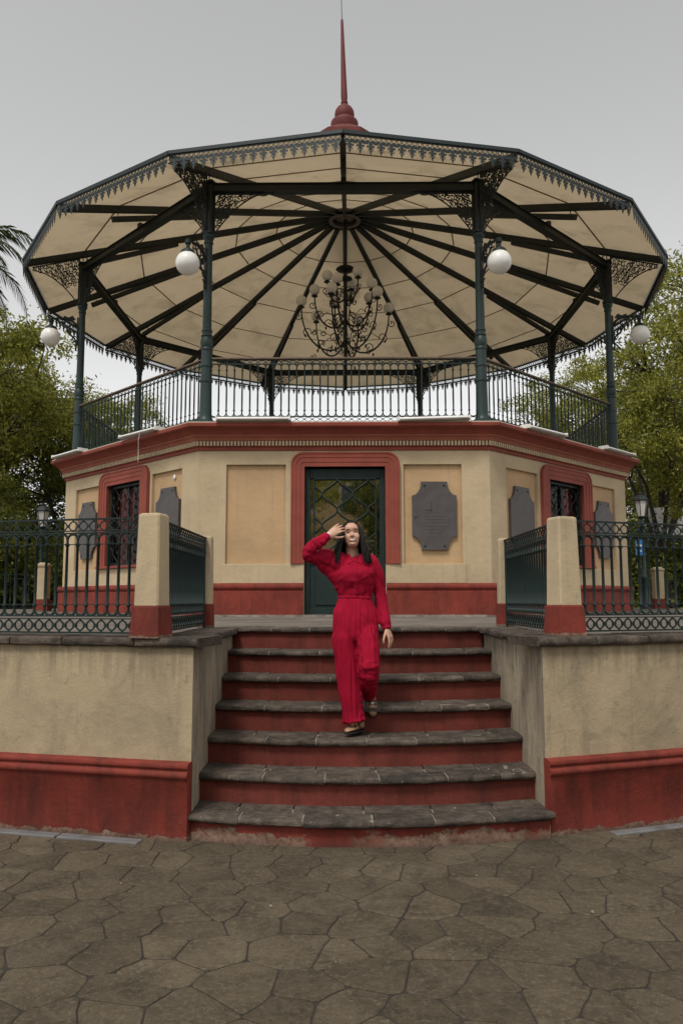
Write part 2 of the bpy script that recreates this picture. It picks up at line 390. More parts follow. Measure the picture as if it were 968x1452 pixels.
def flag_mat():
    t = NT('stamped_flagstone'); v = t.coord(kind='World'); c = pave_col(t, v)
    oi = t.n.new('ShaderNodeObjectInfo'); r = t.ramp(oi.outputs['Random'], [(0, .70), (1, 1.0)]); c = t.mix(1., c, r, 'MULTIPLY')
    t.color(c); t.set(Roughness=.8); t.b.inputs['Specular IOR Level'].default_value = .25
    h = t.math('ADD', t.math('MULTIPLY', t.noise(v, 6, 6, .6), 3.0), t.noise(v, 42, 8, .75)); t.bump(h, .6, .014)
    return t.m
MAT['flag'] = flag_mat()
g = MB(); g.add([(-220, -220, -.010), (220, -220, -.010), (220, 220, -.010), (-220, 220, -.010)], [(0, 1, 2, 3)])
ground = tag(g.build('ground', 'ground'), kind='structure')
PX0, PX1, PY0, PY1 = -3.0, 2.75, -15.95, -12.35
g = MB(); g.add([(PX0, PY0, -.006), (PX1, PY0, -.006), (PX1, PY1, -.006), (PX0, PY1, -.006)], [(0, 1, 2, 3)])
pav = tag(g.build('plaza_paving', 'joint'), kind='structure')
def voronoi_cells():
    pts = []
    st = .272
    ny = int((PY1 - PY0) / st) + 1; nx = int((PX1 - PX0) / st) + 1
    for j in range(ny + 1):
        for i in range(nx + 1):
            pts.append((PX0 + (i + (.5 if j % 2 else 0)) * st + random.uniform(-.115, .115), PY0 + j * st * .98 + random.uniform(-.11, .11)))
    cells = []
    for i, p in enumerate(pts):
        poly = [(PX0, PY0), (PX1, PY0), (PX1, PY1), (PX0, PY1)]
        near = sorted((q for q in pts if q is not p and abs(q[0] - p[0]) < 1.3 and abs(q[1] - p[1]) < 1.3), key=lambda q: (q[0] - p[0]) ** 2 + (q[1] - p[1]) ** 2)[:14]
        for q in near:
            nx_, ny_ = q[0] - p[0], q[1] - p[1]; L = hypot(nx_, ny_)
            d0 = ((q[0] ** 2 + q[1] ** 2) - (p[0] ** 2 + p[1] ** 2)) / 2 - .0036 * L
            out = []
            for k in range(len(poly)):
                a, b = poly[k], poly[(k + 1) % len(poly)]
                da, db = a[0] * nx_ + a[1] * ny_ - d0, b[0] * nx_ + b[1] * ny_ - d0
                if da <= 0: out.append(a)
                if da * db < 0:
                    t_ = da / (da - db); out.append((a[0] + (b[0] - a[0]) * t_, a[1] + (b[1] - a[1]) * t_))
            poly = out
            if len(poly) < 3: break
        if len(poly) >= 3:
            cx = sum(a for a, b in poly) / len(poly); cy = sum(b for a, b in poly) / len(poly)
            if cy > -13.05 and abs(cx) < 1.1: continue
            if cy > -12.75 + .05 * abs(cx): continue
            cells.append((cx, cy, poly))
    return cells
for cx, cy, poly in voronoi_cells():
    if len(poly) < 3: continue
    # wobble edges: subdivide long edges
    P = []
    for k in range(len(poly)):
        a, b = poly[k], poly[(k + 1) % len(poly)]; L = hypot(b[0] - a[0], b[1] - a[1])
        if L < .012: continue
        P.append(a)
        if L > .11:
            for t_ in (.34, .67):
                q = (a[0] + (b[0] - a[0]) * t_, a[1] + (b[1] - a[1]) * t_)
                w = noise.noise(Vector((q[0] * 6, q[1] * 9, 3))) * .016
                P.append((q[0] + w * (b[1] - a[1]) / L * (1 if b > a else -1), q[1] - w * (b[0] - a[0]) / L * (1 if b > a else -1)))
    Q_ = []
    for k in range(len(P)):
        a, b, c_ = P[k - 1], P[k], P[(k + 1) % len(P)]
        v1 = (a[0] - b[0], a[1] - b[1]); v2 = (c_[0] - b[0], c_[1] - b[1]); l1 = hypot(*v1) + 1e-9; l2 = hypot(*v2) + 1e-9
        if (v1[0] * v2[0] + v1[1] * v2[1]) / (l1 * l2) > -.93:
            f1, f2 = min(.3, .018 / l1), min(.3, .018 / l2); Q_ += [(b[0] + v1[0] * f1, b[1] + v1[1] * f1), (b[0] + v2[0] * f2, b[1] + v2[1] * f2)]
        else: Q_.append(b)
    P = Q_
    n = len(P)
    if n < 3: continue
    tz = random.uniform(-.0018, .0012); m = MB(); V = []
    for s_, z in ((1, -.012), (1, -.0035 + tz), (.965, tz)):
        for x, y in P: V.append(((x - cx) * s_, (y - cy) * s_, z))
    F = [tuple(range(2 * n, 3 * n))]
    for k in range(2):
        for i in range(n): F.append((k * n + i, k * n + (i + 1) % n, k * n + n + (i + 1) % n, k * n + n + i))
    m.add(V, F); o = m.build('paving_stone', 'flag', pav); o.location = (cx, cy, 0)

# ================================================================== TERRACE AND STAIRS
P7 = 1.35; R1H = .1733; RS = (P7 - R1H) / 6; T = .3579; RA = 4.0948; SX = -.047; Y7 = -11.243
def yk(x, k): return Y7 + RA - (7 - k) * T - sqrt(RA * RA - x * x)      # nosing line of step k, x measured from the stair axis
def zk(k): return R1H + (k - 1) * RS
def wk(k): return 1.27 if k == 1 else 1.195 + (7 - k) * .0095 + .004
LA, RAg = radians(14.5), radians(18.5)
LC = (-1.283, -13.218); RC = (1.213, -13.135)              # plinth corners beside the stairs
LD = (-cos(LA), sin(LA)); RD = (cos(RAg), sin(RAg))        # wing directions
LN = (-sin(LA), -cos(LA)); RN = (sin(RAg), -cos(RAg))      # outward normals
LE = (LC[0] + LD[0] * 3.9, LC[1] + LD[1] * 3.9); RE = (RC[0] + RD[0] * 3.9, RC[1] + RD[1] * 3.9)
terrace = empty('terrace', (0, -8, 0))
tag(terrace, 'raised terrace with stained cream walls, red plinth and worn stone front stairs', 'terrace')
terrace.location = (0, 0, 0)
OUT = [LE, (-9.2, -8.2), (-11.2, -1), (-9.2, 7), (0, 11), (9.2, 7), (11.2, -1), (9.2, -8.2), RE]
def inset(p, n, d): return (p[0] - n[0] * d, p[1] - n[1] * d)
lw, rw = inset(LC, LN, .05), inset(RC, RN, .05)
lw = (lw[0] + .012, lw[1]); rw = (rw[0] - .012, rw[1])
li, ri = (SX - wk(7) - .004, yk(wk(7), 7)), (SX + wk(7) + .004, yk(wk(7), 7))
# floor sheet
arcp = [(SX + x, yk(x, 7) + .05) for x in np.linspace(-wk(7), wk(7), 13)]
fl = [lw] + [(li[0], li[1])] + arcp[1:-1] + [ri, rw] + [RE] + OUT[::-1][1:-1] + [LE]
g = MB(); g.add([(x, y, P7 - .012) for x, y in fl], [tuple(range(len(fl)))]); g.build('terrace_floor', 'floor', terrace)
# retaining walls
def wall_strip(path, z0, z1, name, mat, nz=4):
    m = MB(); n = len(path); V = []; F = []
    for k in range(nz + 1):
        for x, y in path: V.append((x, y, z0 + (z1 - z0) * k / nz))
    for k in range(nz):
        for i in range(n - 1): F.append((k * n + i, k * n + i + 1, k * n + n + i + 1, k * n + n + i))
    m.add(V, F); return m.build(name, mat, terrace)
wall_strip([lw, inset(LE, LN, .05)] + OUT[1:-1] + [inset(RE, RN, .05), rw], 0, P7 - .02, 'retaining_wall', 'wing')
wall_strip([lw, li], 0, P7 - .02, 'stair_side_wall', 'flank'); wall_strip([ri, rw], 0, P7 - .02, 'stair_side_wall', 'flank')
PLP = [(-.02, -.02), (.05, -.02), (.05, .395), (.058, .405), (.068, .415), (.072, .43), (.066, .447), (.052, .455), (.05, .465), (.06, .473), (.064, .487), (.058, .503), (.04, .51), (.0, .516), (-.02, .516)]
for c0, d0, n0 in ((lw, LD, LN), (rw, RD, RN)):
    q = [(c0[0] + d0[0] * t_, c0[1] + d0[1] * t_) for t_ in np.linspace(0, 3.88, 30)]
    g = MB(); g.sweep(PLP, q, [n0] * 30, jit=.0012); g.build('plinth', 'red_low', terrace, True)
# coping stones
def nose_prof(front, back, ztop, th, r=.022):
    return [(-back, ztop - th), (front - r * .8, ztop - th), (front - r * .15, ztop - th + r * .5), (front, ztop - th * .55), (front - r * .1, ztop - r * .55), (front - r * .5, ztop - r * .12), (front - r * 1.5, ztop), (-back, ztop)]
def coping_run(p0, d0, n0, L, width, seed, first=0.0):
    rd = random.Random(seed); t0 = first
    while t0 < L - .02:
        ln = min(rd.uniform(.42, .68), L - t0)
        if L - t0 - ln < .2: ln = L - t0
        qs = [(p0[0] + d0[0] * t_, p0[1] + d0[1] * t_) for t_ in np.linspace(t0 + .004, t0 + ln - .004, 6)]
        g = MB(); zt = P7 + rd.uniform(-.003, .004); g.sweep(nose_prof(.045 + rd.uniform(-.005, .005), width, zt, .064), qs, [n0] * 6, jit=.003)
        g.build('coping_stone', 'stone', terrace, True); t0 += ln
coping_run(lw, LD, LN, 3.8, .40, 3, -.05); coping_run(rw, RD, RN, 3.8, .40, 4, -.05)
def unit(a, b): L = hypot(b[0] - a[0], b[1] - a[1]); return ((b[0] - a[0]) / L, (b[1] - a[1]) / L)
dl = unit(lw, li); dr = unit(rw, ri)
coping_run((lw[0], lw[1] + .0), dl, (1, 0), 2.13, .30, 5, .41); coping_run((rw[0], rw[1]), dr, (-1, 0), 2.05, .30, 6, .42)
# steps
for k in range(1, 8):
    w = wk(k); zt = zk(k); zb = zk(k - 1) if k > 1 else 0
    m = MB(); xs = np.linspace(-w + (.03 if k == 1 else 0), w - (.03 if k == 1 else 0), 25)
    prof = [(0, zb - .03), (0, zt - .038), (-.12, zt - .038), (-.12, zb - .03)]
    q = [(SX + x, yk(x, k) + .045) for x in xs]; nn = [(sin(x / RA) * .25, -1) for x in xs]
    m.sweep(prof, q, nn); step = m.build('step', 'red_step' if k == 1 else 'red_riser', terrace)
    if k == 1: step['label'] = 'lowest riser with peeling red paint'
    back = T + .06 if k < 7 else .34
    split = random.uniform(.16, .20) if k < 7 else .34
    rows = ((0, split - .0015, True), (split + .0015, back, False)) if k < 7 else ((0, .34, True),)
    for d0, d1, front in rows:
        x0 = -w
        while x0 < w - .01:
            ln = random.uniform(.36, .52)
            if x0 + ln > w - .18: ln = w - x0
            xs = np.linspace(x0 + .0055, x0 + ln - .0055, 7); zz = zt + random.uniform(-.003, .003)
            q = [(SX + x, yk(x, k) + d0) for x in xs]; nn = [(x / RA * .3, -1) for x in xs]
            if front: pr = nose_prof(0.006 * random.uniform(-1, 1), d1 - d0, zz, .045, .020)
            else: pr = [(-(d1 - d0), zz - .036), (0, zz - .036), (0, zz), (-(d1 - d0), zz)]
            m = MB(); m.sweep(pr, q, nn, jit=.0028 if front else .0015); m.build('tread_stone', 'stone', step, front)
            x0 += ln
    # mortar bed showing as pale joints between the stones
    xs = np.linspace(-w + .004, w - .004, 25); q = [(SX + x, yk(x, k)) for x in xs]; nn = [(x / RA * .3, -1) for x in xs]
    m = MB(); m.sweep([(-.3, zt - .041), (-.020, zt - .041), (-.013, zt - .03), (-.016, zt - .010), (-.03, zt - .004), (-.3, zt - .004)], q, nn); m.build('mortar_bed', 'mortar', step)
# drain covers along the foot of the wings
for c0, d0, n0, t0, lab in ((LC, LD, LN, .28, 'narrow grey drain slab at the foot of the left cream wing wall'), (RC, RD, RN, .42, 'narrow grey drain slab at the foot of the right cream wing wall')):
    MAT.setdefault('drain', surf('grey_drain_slab', (.15, .145, .145), .7, .2, 6, (.08, .075, .07), 4, bump=.3))
    e = empty('drain_cover', (c0[0] + d0[0] * t0 + n0[0] * .08, c0[1] + d0[1] * t0 + n0[1] * .08, 0), atan2(d0[1], d0[0]))
    tag(e, lab, 'drain cover')
    sg = -1 if n0[0] < 0 else 1
    for i in range(5):
        m = MB(); m.cbox((.31 + i * .62, 0, .002), (.605, .085, .022), .005); m.build('slab', 'drain', e)

# ================================================================== BANDSTAND
PHI = radians(-1.1195)
stand = empty('bandstand', (0, 0, 0), PHI)
tag(stand, 'octagonal cream and red bandstand with green iron columns and wide lace-edged roof', 'bandstand')
AP = 5.823; HS = AP * math.tan(pi / 8)
def face_rot(k): return radians(45 * k)
def plate(m, x0, x1, z0, z1, y):
    m.add([(x0, y, z0), (x1, y, z0), (x1, y, z1), (x0, y, z1)], [(0, 1, 2, 3)])
def grid_wall(holes, y=-AP, x0=-HS, x1=HS, z0=P7 - .02, z1=4.12):
    xs = sorted({x0, x1} | {h[0] for h in holes} | {h[1] for h in holes}); zs = sorted({z0, z1} | {h[2] for h in holes} | {h[3] for h in holes})
    m = MB()
    for a, b in zip(xs, xs[1:]):
        for c, d in zip(zs, zs[1:]):
            mx, mz = (a + b) / 2, (c + d) / 2
            if not any(h[0] < mx < h[1] and h[2] < mz < h[3] for h in holes): plate(m, a, b, c, d, y)
    for h in holes:   # reveals
        dep = h[4]
        m.add([(h[0], y, h[2]), (h[0], y + dep, h[2]), (h[0], y + dep, h[3]), (h[0], y, h[3])], [(0, 1, 2, 3)])
        m.add([(h[1], y, h[2]), (h[1], y, h[3]), (h[1], y + dep, h[3]), (h[1], y + dep, h[2])], [(0, 1, 2, 3)])
        m.add([(h[0], y, h[3]), (h[0], y + dep, h[3]), (h[1], y + dep, h[3]), (h[1], y, h[3])], [(0, 1, 2, 3)])
        m.add([(h[0], y, h[2]), (h[1], y, h[2]), (h[1], y + dep, h[2]), (h[0], y + dep, h[2])], [(0, 1, 2, 3)])
    return m
PL = (-1.94, -.955, 2.193, 3.84, .055); PR = (.985, 1.945, 2.193, 3.84, .055)
DOOR = (-.645, .685, P7 - .02, 3.80, .22); WIN = (-.60, .62, 2.24, 3.78, .22)
wall_door = grid_wall([PL, PR, DOOR]).mesh('wall_face', 'cream', fixn=False); wall_win = grid_wall([PL, PR, WIN]).mesh('wall_face', 'cream', fixn=False)
pm = MB(); plate(pm, PL[0], PL[1], PL[2], PL[3], -AP + .053); pml = pm.mesh('recessed_panel', 'ochre', fixn=False)
pm = MB(); plate(pm, PR[0], PR[1], PR[2], PR[3], -AP + .053); pmr = pm.mesh('recessed_panel', 'ochre', fixn=False)
def base_prof(): return [(-.02, P7 - .02), (.075, P7 - .02), (.075, P7 + .40), (.06, P7 + .41), (.06, P7 + .42), (.088, P7 + .44), (.097, P7 + .47), (.09, P7 + .50), (.07, P7 + .525), (.02, P7 + .53), (-.02, P7 + .53)]
def miter_run(prof, xa, xb, apo, full_a=True, full_b=True):
    """straight run along the front face; ends mitred at the octagon corners if full"""
    V = []; n = len(prof); F = []
    for x, full in ((xa, full_a), (xb, full_b)):
        for o, z in prof:
            xx = x + (o * math.tan(pi / 8) * (1 if x > 0 else -1) if full else 0); V.append((xx, -(apo + o), z))
    for k in range(n): F.append((k, (k + 1) % n, n + (k + 1) % n, n + k))
    F.append(tuple(range(n))); F.append(tuple(range(2 * n - 1, n - 1, -1)))
    return V, F
base_door = [MB().add(*miter_run(base_prof(), *q)).mesh('base_moulding', 'red_base', True) for q in ((-HS, -.655, AP, True, False), (.695, HS, AP, False, True))]
m = MB(); m.add(*miter_run(base_prof(), -HS, HS, AP)); base_win = [m.mesh('base_moulding', 'red_base', True)]
ledge = [(-.02, P7 + .532), (.022, P7 + .532), (.022, 2.186), (.012, 2.191), (-.02, 2.191)]
ledge_d = [MB().add(*miter_run(ledge, a_, b_, AP, False, False)).mesh('wall_ledge', 'cream') for a_, b_ in ((-1.99, -.65), (.69, 1.99))]
m = MB(); m.add(*miter_run(ledge, -1.99, 1.99, AP, False, False)); ledge_w = [m.mesh('wall_ledge', 'cream')]
def surround(x0, x1, z0, z1, ox0, ox1, oz1, closed):
    """stepped red frame with rounded outer top corners"""
    m = MB()
    steps = [(1.0, .050), (.88, .064), (.62, .054), (.30, .046), (0, .038)]
    rings = []
    for f, out in steps:
        a0, a1, t1 = x0 + (ox0 - x0) * f, x1 + (ox1 - x1) * f, z1 + (oz1 - z1) * f
        r = max(.004, .21 * f); b = z0
        pts = [(a0, b)] + [(a0, b + (t1 - r - b) * .5)] + arc(a0 + r, t1 - r, r, 180, 90, 6) + arc(a1 - r, t1 - r, r, 90, 0, 6) + [(a1, b + (t1 - r - b) * .5), (a1, b)]
        rings.append((pts, out))
    seq = [(rings[0][0], -.01)]
    for k, (pts, out) in enumerate(rings):
        seq.append((pts, out))
        if k + 1 < len(rings) and rings[k + 1][1] != out: seq.append((rings[k + 1][0] if False else [(p[0] * .985 + q[0] * .015, p[1] * .985 + q[1] * .015) for p, q in zip(pts, rings[k + 1][0])], rings[k + 1][1]))
    seq.append((rings[-1][0], -.20))
    V = []; n = len(seq[0][0]); F = []
    for pts, out in seq: V += [(x, -AP - out, z) for x, z in pts]
    for s_ in range(len(seq) - 1):
        for i in range(n - 1): F.append((s_ * n + i, s_ * n + i + 1, s_ * n + n + i + 1, s_ * n + n + i))
    F.append(tuple(s_ * n for s_ in range(len(seq)))); F.append(tuple(s_ * n + n - 1 for s_ in range(len(seq) - 1, -1, -1)))
    m.add(V, F)
    if closed: m.box(((ox0 + ox1) / 2, -AP - .03, z0 - .015), (ox1 - ox0 + .02, .10, .045))
    return m
sur_door = surround(-.645, .685, 2.195, 3.80, -.868, .925, 4.04, False).mesh('door_surround', 'red_trim', True)
sur_win = surround(-.60, .62, 2.235, 3.78, -.868, .915, 4.04, True).mesh('window_surround', 'red_trim', True)
# grille of ogee curves
def grille(x0, x1, z0, z1, y, p, lam, r, phase=0):
    m = MB(); n = int(round((x1 - x0) / p)); p = (x1 - x0) / n
    for i in range(n + 1):
        pts = []
        sg = 1 if i % 2 else -1
        for z in np.linspace(z0, z1, int((z1 - z0) / .035)):
            x = x0 + i * p + sg * p * .5 * cos(2 * pi * (z - z0) / lam + phase)
            pts.append((min(max(x, x0), x1), y, z))
        m.tube(pts, r, 5)
    for i in range(n):
        for j in range(int((z1 - z0) / (lam / 2)) + 1):
            z = z0 + j * lam / 2
            if (i + j) % 2 == 0 and z0 < z < z1: m.box((x0 + (i + .5) * p, y, z), (.03, .03, .045))
    for x in (x0, x1): m.tube([(x, y, z0), (x, y, z1)], r * 1.2, 4)
    for z in (z0, z1): m.tube([(x0, y, z), (x1, y, z)], r * 1.2, 4)
    return m
def curtain_mesh(x0, x1, z0, z1, y, amp=.03):
    m = MB(); xs = np.linspace(x0, x1, 40); V = []; F = []
    for z in (z0, z1):
        for x in xs: V.append((x, y + amp * sin(x * 38) + .012 * sin(x * 91), z))
    for i in range(39): F.append((i, i + 1, 41 + i, 40 + i))
    m.add(V, F); return m
win_frame = MB()
for x in (-.585, .605): win_frame.box((x, -AP + .10, 3.01), (.045, .06, 1.52))
win_frame.box((.01, -AP + .10, 3.755), (1.235, .06, .045)); win_frame.box((.01, -AP + .10, 2.265), (1.235, .06, .045)); win_frame.box((.01, -AP + .11, 3.01), (.04, .04, 1.5))
me_wf = win_frame.mesh('window_frame', 'iron_dark')
gm = MB(); plate(gm, -.57, .59, 2.28, 3.74, -AP + .13); me_wp = gm.mesh('pane', 'pane', fixn=False)
me_wg = grille(-.56, .58, 2.29, 3.73, -AP + .06, .19, .42, .008).mesh('grille', 'iron', True)
me_wc1 = curtain_mesh(-.62, -.12, 2.2, 3.8, -AP + .26).mesh('curtain', 'curtain', True); me_wc2 = curtain_mesh(.32, .66, 2.2, 3.8, -AP + .26).mesh('curtain', 'curtain', True)
CORN = [(-.02, 4.075), (.025, 4.075), (.03, 4.085), (.03, 4.128), (.05, 4.134), (.05, 4.142), (.055, 4.222), (.075, 4.228)]
CORN2 = [(-.02, 4.2285), (.080, 4.2285), (.085, 4.25), (.098, 4.27), (.12, 4.295), (.128, 4.30), (.128, 4.318), (.14, 4.325)]
CORN3 = [(-.02, 4.3255), (.145, 4.3255), (.16, 4.345), (.19, 4.375), (.232, 4.405), (.27, 4.415), (.27, 4.425), (.29, 4.43), (.297, 4.475), (.285, 4.49), (-.02, 4.505)]
me_c1 = MB().add(*miter_run(CORN + [(-.02, 4.228)], -HS, HS, AP)).mesh('cornice_band', 'red_trim', True)
me_c2 = MB().add(*miter_run(CORN2 + [(-.02, 4.325)], -HS, HS, AP)).mesh('cornice_band', 'red_light', True)
me_c3 = MB().add(*miter_run(CORN3, -HS, HS, AP)).mesh('cornice_band', 'red_trim', True)
dm = MB(); nd = 86; L2 = HS + .03
for i in range(nd): dm.box((-L2 + (i + .5) * 2 * L2 / nd, -AP - .065, 4.182), (2 * L2 / nd * .60, .034, .076))
me_dent = dm.mesh('dentil_course', 'cream')
# deck slab
dk = [((AP + .27) / cos(pi / 8) * sin(radians(22.5 + 45 * i)), -(AP + .27) / cos(pi / 8) * cos(radians(22.5 + 45 * i))) for i in range(8)]
g = MB(); g.add([(x, y, 4.46) for x, y in dk] + [(x, y, 4.508) for x, y in dk], [tuple(range(7, -1, -1)), tuple(range(8, 16))] + [(i, (i + 1) % 8, 8 + (i + 1) % 8, 8 + i) for i in range(8)]); g.build('deck', 'deck', stand)
inner = [((AP - 2.2) / cos(pi / 8) * sin(radians(22.5 + 45 * i)), -(AP - 2.2) / cos(pi / 8) * cos(radians(22.5 + 45 * i))) for i in range(8)]
g = MB(); g.add([(x, y, P7 - .01) for x, y in inner] + [(x, y, 4.3) for x, y in inner], [(i, (i + 1) % 8, 8 + (i + 1) % 8, 8 + i) for i in range(8)]); g.build('interior_wall', 'dark_room', stand)

RCOL = 6.1053; APC = RCOL * cos(pi / 8); HC = RCOL * sin(pi / 8); ZD = 4.508
# railing panel meshes (front face frame)
def hexband(m, x0, x1, z0, z1, y, p, r=.006):
    """band of interlaced hexagon loops"""
    n = int(round((x1 - x0) / p)); p = (x1 - x0) / n; zm = (z0 + z1) / 2; h = (z1 - z0)
    for i in range(n):
        xc = x0 + (i + .5) * p
        for sg in (-1, 1):
            m.tube([(x0 + i * p, y, zm), (xc - p * .16, y, zm + sg * h * .36), (xc + p * .16, y, zm + sg * h * .36), (x0 + (i + 1) * p, y, zm)], r, 4, cap=False)
            m.tube([(xc, y, zm + sg * h * .36), (xc, y, zm + sg * h * .5)], r * 1.3, 4, cap=False)
        m.box((x0 + i * p, y, zm), (r * 4.2, r * 2.4, r * 3.4))
def arches(m, x0, n, p, zt, zb, y, r):
    for i in range(n):
        xc = x0 + (i + .5) * p
        for zc, a0, a1 in ((zt, 180, 0), (zb, 180, 360)):
            m.tube([(x, y, z) for x, z in arc(xc, zc, p / 2, a0, a1, 8)], r, 5, cap=False)
def baluster_mesh(z0, z1, r, name='baluster', mat='iron'):
    h = z1 - z0
    pr = [(r * .95, z0), (r * .95, z0 + .05), (r * 1.7, z0 + .055), (r * 1.7, z0 + .068), (r * 1.05, z0 + .075), (r * 1.2, z0 + h * .3), (r, z1 - .08), (r * 1.7, z1 - .072), (r * 1.7, z1 - .058), (r * .95, z1 - .052), (r * .95, z1)]
    return MB().lathe(pr, 7).mesh(name, mat, True)
XR = HC - .085; NB = 34; PB = 2 * XR / NB
ZB0, ZB1 = 4.755, 5.545
m = MB(); hexband(m, -XR, XR, 5.60, 5.675, -APC, PB); hexband(m, -XR, XR, 4.60, 4.69, -APC, PB)
arches(m, -XR, NB, PB, ZB1, ZB0, -APC, .011)
for z, t_ in ((5.678, .016), (5.605, .014), (4.693, .016), (4.595, .018)): m.box((0, -APC, z), (2 * XR, .022, t_))
me_lat = m.mesh('lattice', 'iron')
m = MB(); m.cbox((0, -APC, 5.70), (2 * XR, .075, .032), .008); me_hr = m.mesh('handrail', 'wood')
me_bal = baluster_mesh(ZB0 - .02, ZB1 + .02, .0125)
# column
COLP = [(.135, 4.60), (.135, 4.63), (.118, 4.65), (.110, 4.68), (.105, 4.74), (.100, 5.05), (.097, 5.28), (.112, 5.29), (.112, 5.325), (.095, 5.335), (.094, 5.545), (.108, 5.552), (.108, 5.585), (.094, 5.592), (.090, 5.78), (.090, 5.84), (.105, 5.85), (.105, 5.875), (.092, 5.89), (.105, 5.93), (.110, 5.98), (.104, 6.03), (.082, 6.08), (.096, 6.09), (.096, 6.115), (.080, 6.125), (.080, 6.165), (.092, 6.172), (.092, 6.20), (.077, 6.21), (.072, 7.0), (.068, 7.72), (.068, 7.74), (.082, 7.75), (.082, 7.775), (.072, 7.785), (.085, 7.84), (.100, 7.86), (.100, 7.90), (.08, 7.91)]
m = MB(); m.lathe(COLP, 18); m.cbox((0, 0, 4.555), (.40, .40, .10), .02); me_col = m.mesh('column', 'iron_col', True)
m = MB(); m.cbox((0, 0, 8.37), (.17, .17, .93), .02); m.box((0, 0, 8.845), (.24, .24, .03)); m.box((0, 0, 7.93), (.20, .20, .04)); m.tube([(0, -.02, 8.86), (0, -.02, 9.12)], .012, 6)
me_capital = m.mesh('capital', 'iron_dark', True)
def scroll_bracket(L, H, curve=1.0, top=None):
    """flat openwork spandrel: u outwards 0..L, v 0..-H; returns MB in the (u, v) plane, y thickness"""
    m = MB(); rd = random.Random(5)
    if top is None: top = lambda u: 0
    def edge(u):   # concave lower edge
        t_ = min(max(u / L, 0), 1); return -H * (1 - t_) ** 2.1
    E_ = [(u, 0, min(edge(u), top(u) - .012)) for u in np.linspace(0, L, 18)]
    m.tube(E_, .013, 5); m.tube([(u, 0, top(u) - .01) for u in np.linspace(0, L, 6)], .014, 5); m.tube([(.01, 0, top(0)), (.01, 0, -H)], .013, 5)
    s_ = .086; row = 0; v = -.045
    while v > -H:
        u = .055 + (s_ * .5 if row % 2 else 0)
        while u < L:
            if edge(u) + .03 < v + top(u) * .0 + (top(u)) - .0 and v + top(u) < top(u) and v > edge(u) - .0:
                pass
            vv = v + (top(u) if top(u) > 0 else 0)
            lo = edge(u)
            if vv > lo + .02 and vv < top(u) - .02:
                d = rd.choice((0, 60, 120, 200, 270)); rr = .041 * rd.uniform(.85, 1.1)
                pts = [(u + x, 0, vv + z) for x, z in arc(0, 0, rr, d, d + 235, 7)]
                a2 = radians(d + 235)
                pts += [(u + rr * .45 * cos(a2 + .6), 0, vv + rr * .45 * sin(a2 + .6)), (u + rr * .1, 0, vv)]
                m.tube(pts, [.0105] * 8 + [.013, .015], 4)
                if rd.random() < .55: m.tube([(u - .05, 0, vv - .03), (u, 0, vv + .01), (u + .05, 0, vv + .045)], [.005, .015, .005], 4)
            u += s_
        v -= s_ * .86; row += 1
    return m
m = scroll_bracket(1.05, .78); me_spr = m.mesh('scrollwork', 'iron_dark')
HPT = lambda u: min(.30, .40 - .339 * (u + .1))     # underside of rafter above the box top at the column
m = scroll_bracket(.95, .62, top=lambda u: max(-.05, .42 - .37 * u)); me_spo = m.mesh('scrollwork', 'iron_dark')
for i in range(8):
    a = radians(22.5 + 45 * i); px, py = RCOL * sin(a), -RCOL * cos(a)
    col = link('column', me_col, stand, (px, py, 0), a)
    link('capital', me_capital, col)
    # in the column frame: local -y points outwards, +x counter-clockwise
    for sg in (1, -1):
        b = link('scrollwork', me_spr, col, (sg * .085 * cos(pi / 8), .03, 8.69))
        b.rotation_euler = (0, 0, radians(22.5) if sg > 0 else radians(180 - 22.5))
    b = link('scrollwork', me_spo, col, (0, -.085, 8.55)); b.rotation_euler = (0, 0, radians(-90))
for i in range(8):
    rz = face_rot(i)
    w = link('wall_face', wall_door if i == 0 else wall_win, stand, rz=rz)
    link('recessed_panel', pml, w); link('recessed_panel', pmr, w); 
    for q in (ledge_d if i == 0 else ledge_w): link('wall_ledge', q, w)
    for q in (base_door if i == 0 else base_win): link('base_moulding', q, w)
    if i:
        wd = link('window', me_wf, stand, rz=rz); link('window_surround', sur_win, wd); link('pane', me_wp, wd); link('grille', me_wg, wd); link('curtain', me_wc1, wd); link('curtain', me_wc2, wd)
    c = link('cornice', me_c3, stand, rz=rz); link('cornice_band', me_c2, c); link('cornice_band', me_c1, c); d = link('dentil_course', me_dent, c); d['kind'] = 'stuff'
    r = link('deck_railing', me_lat, stand, rz=rz); link('handrail', me_hr, r)
    for k in range(NB + 1): link('baluster', me_bal, r, (-XR + k * PB, -APC, 0))
# door
door = MB()
for x in (-.60, .64): door.cbox((x, -AP + .11, 2.565), (.085, .07, 2.43), .008)
door.cbox((.02, -AP + .11, 3.70), (1.16, .07, .17), .008); door.cbox((.02, -AP + .11, 1.41), (1.16, .068, .12), .008); door.cbox((.02, -AP + .115, 2.24), (1.16, .06, .12), .008); door.box((.02, -AP + .12, 1.85), (1.16, .03, .9))
dr = door.build('door', 'iron', stand, True)
m = MB(); m.cbox((.02, -AP + .10, 1.82), (.98, .03, .60), .012); m.build('kick_panel', 'iron', dr)
m = MB(); plate(m, -.56, .60, 2.30, 3.62, -AP + .14); m.build('pane', 'door_pane', dr, fixn=False)
grille(-.49, .53, 2.31, 3.61, -AP + .075, .255, .52, .0115, pi).build('grille', 'iron', dr, True)
m = MB(); m.lathe([(.012, -.05), (.016, -.03), (.016, .03), (.012, .05)], 10); h = m.build('handle', 'hub', dr); h.location = (.47, -AP + .04, 2.32)
m = MB(); m.add(*miter_run([(-.25, P7 - .02), (.16, P7 - .02), (.16, P7 + .018), (-.25, P7 + .02)], -2.3, 2.3, AP, False, False)); m.build('threshold', 'mortar', dr)
sd = link('door_surround', sur_door, dr)

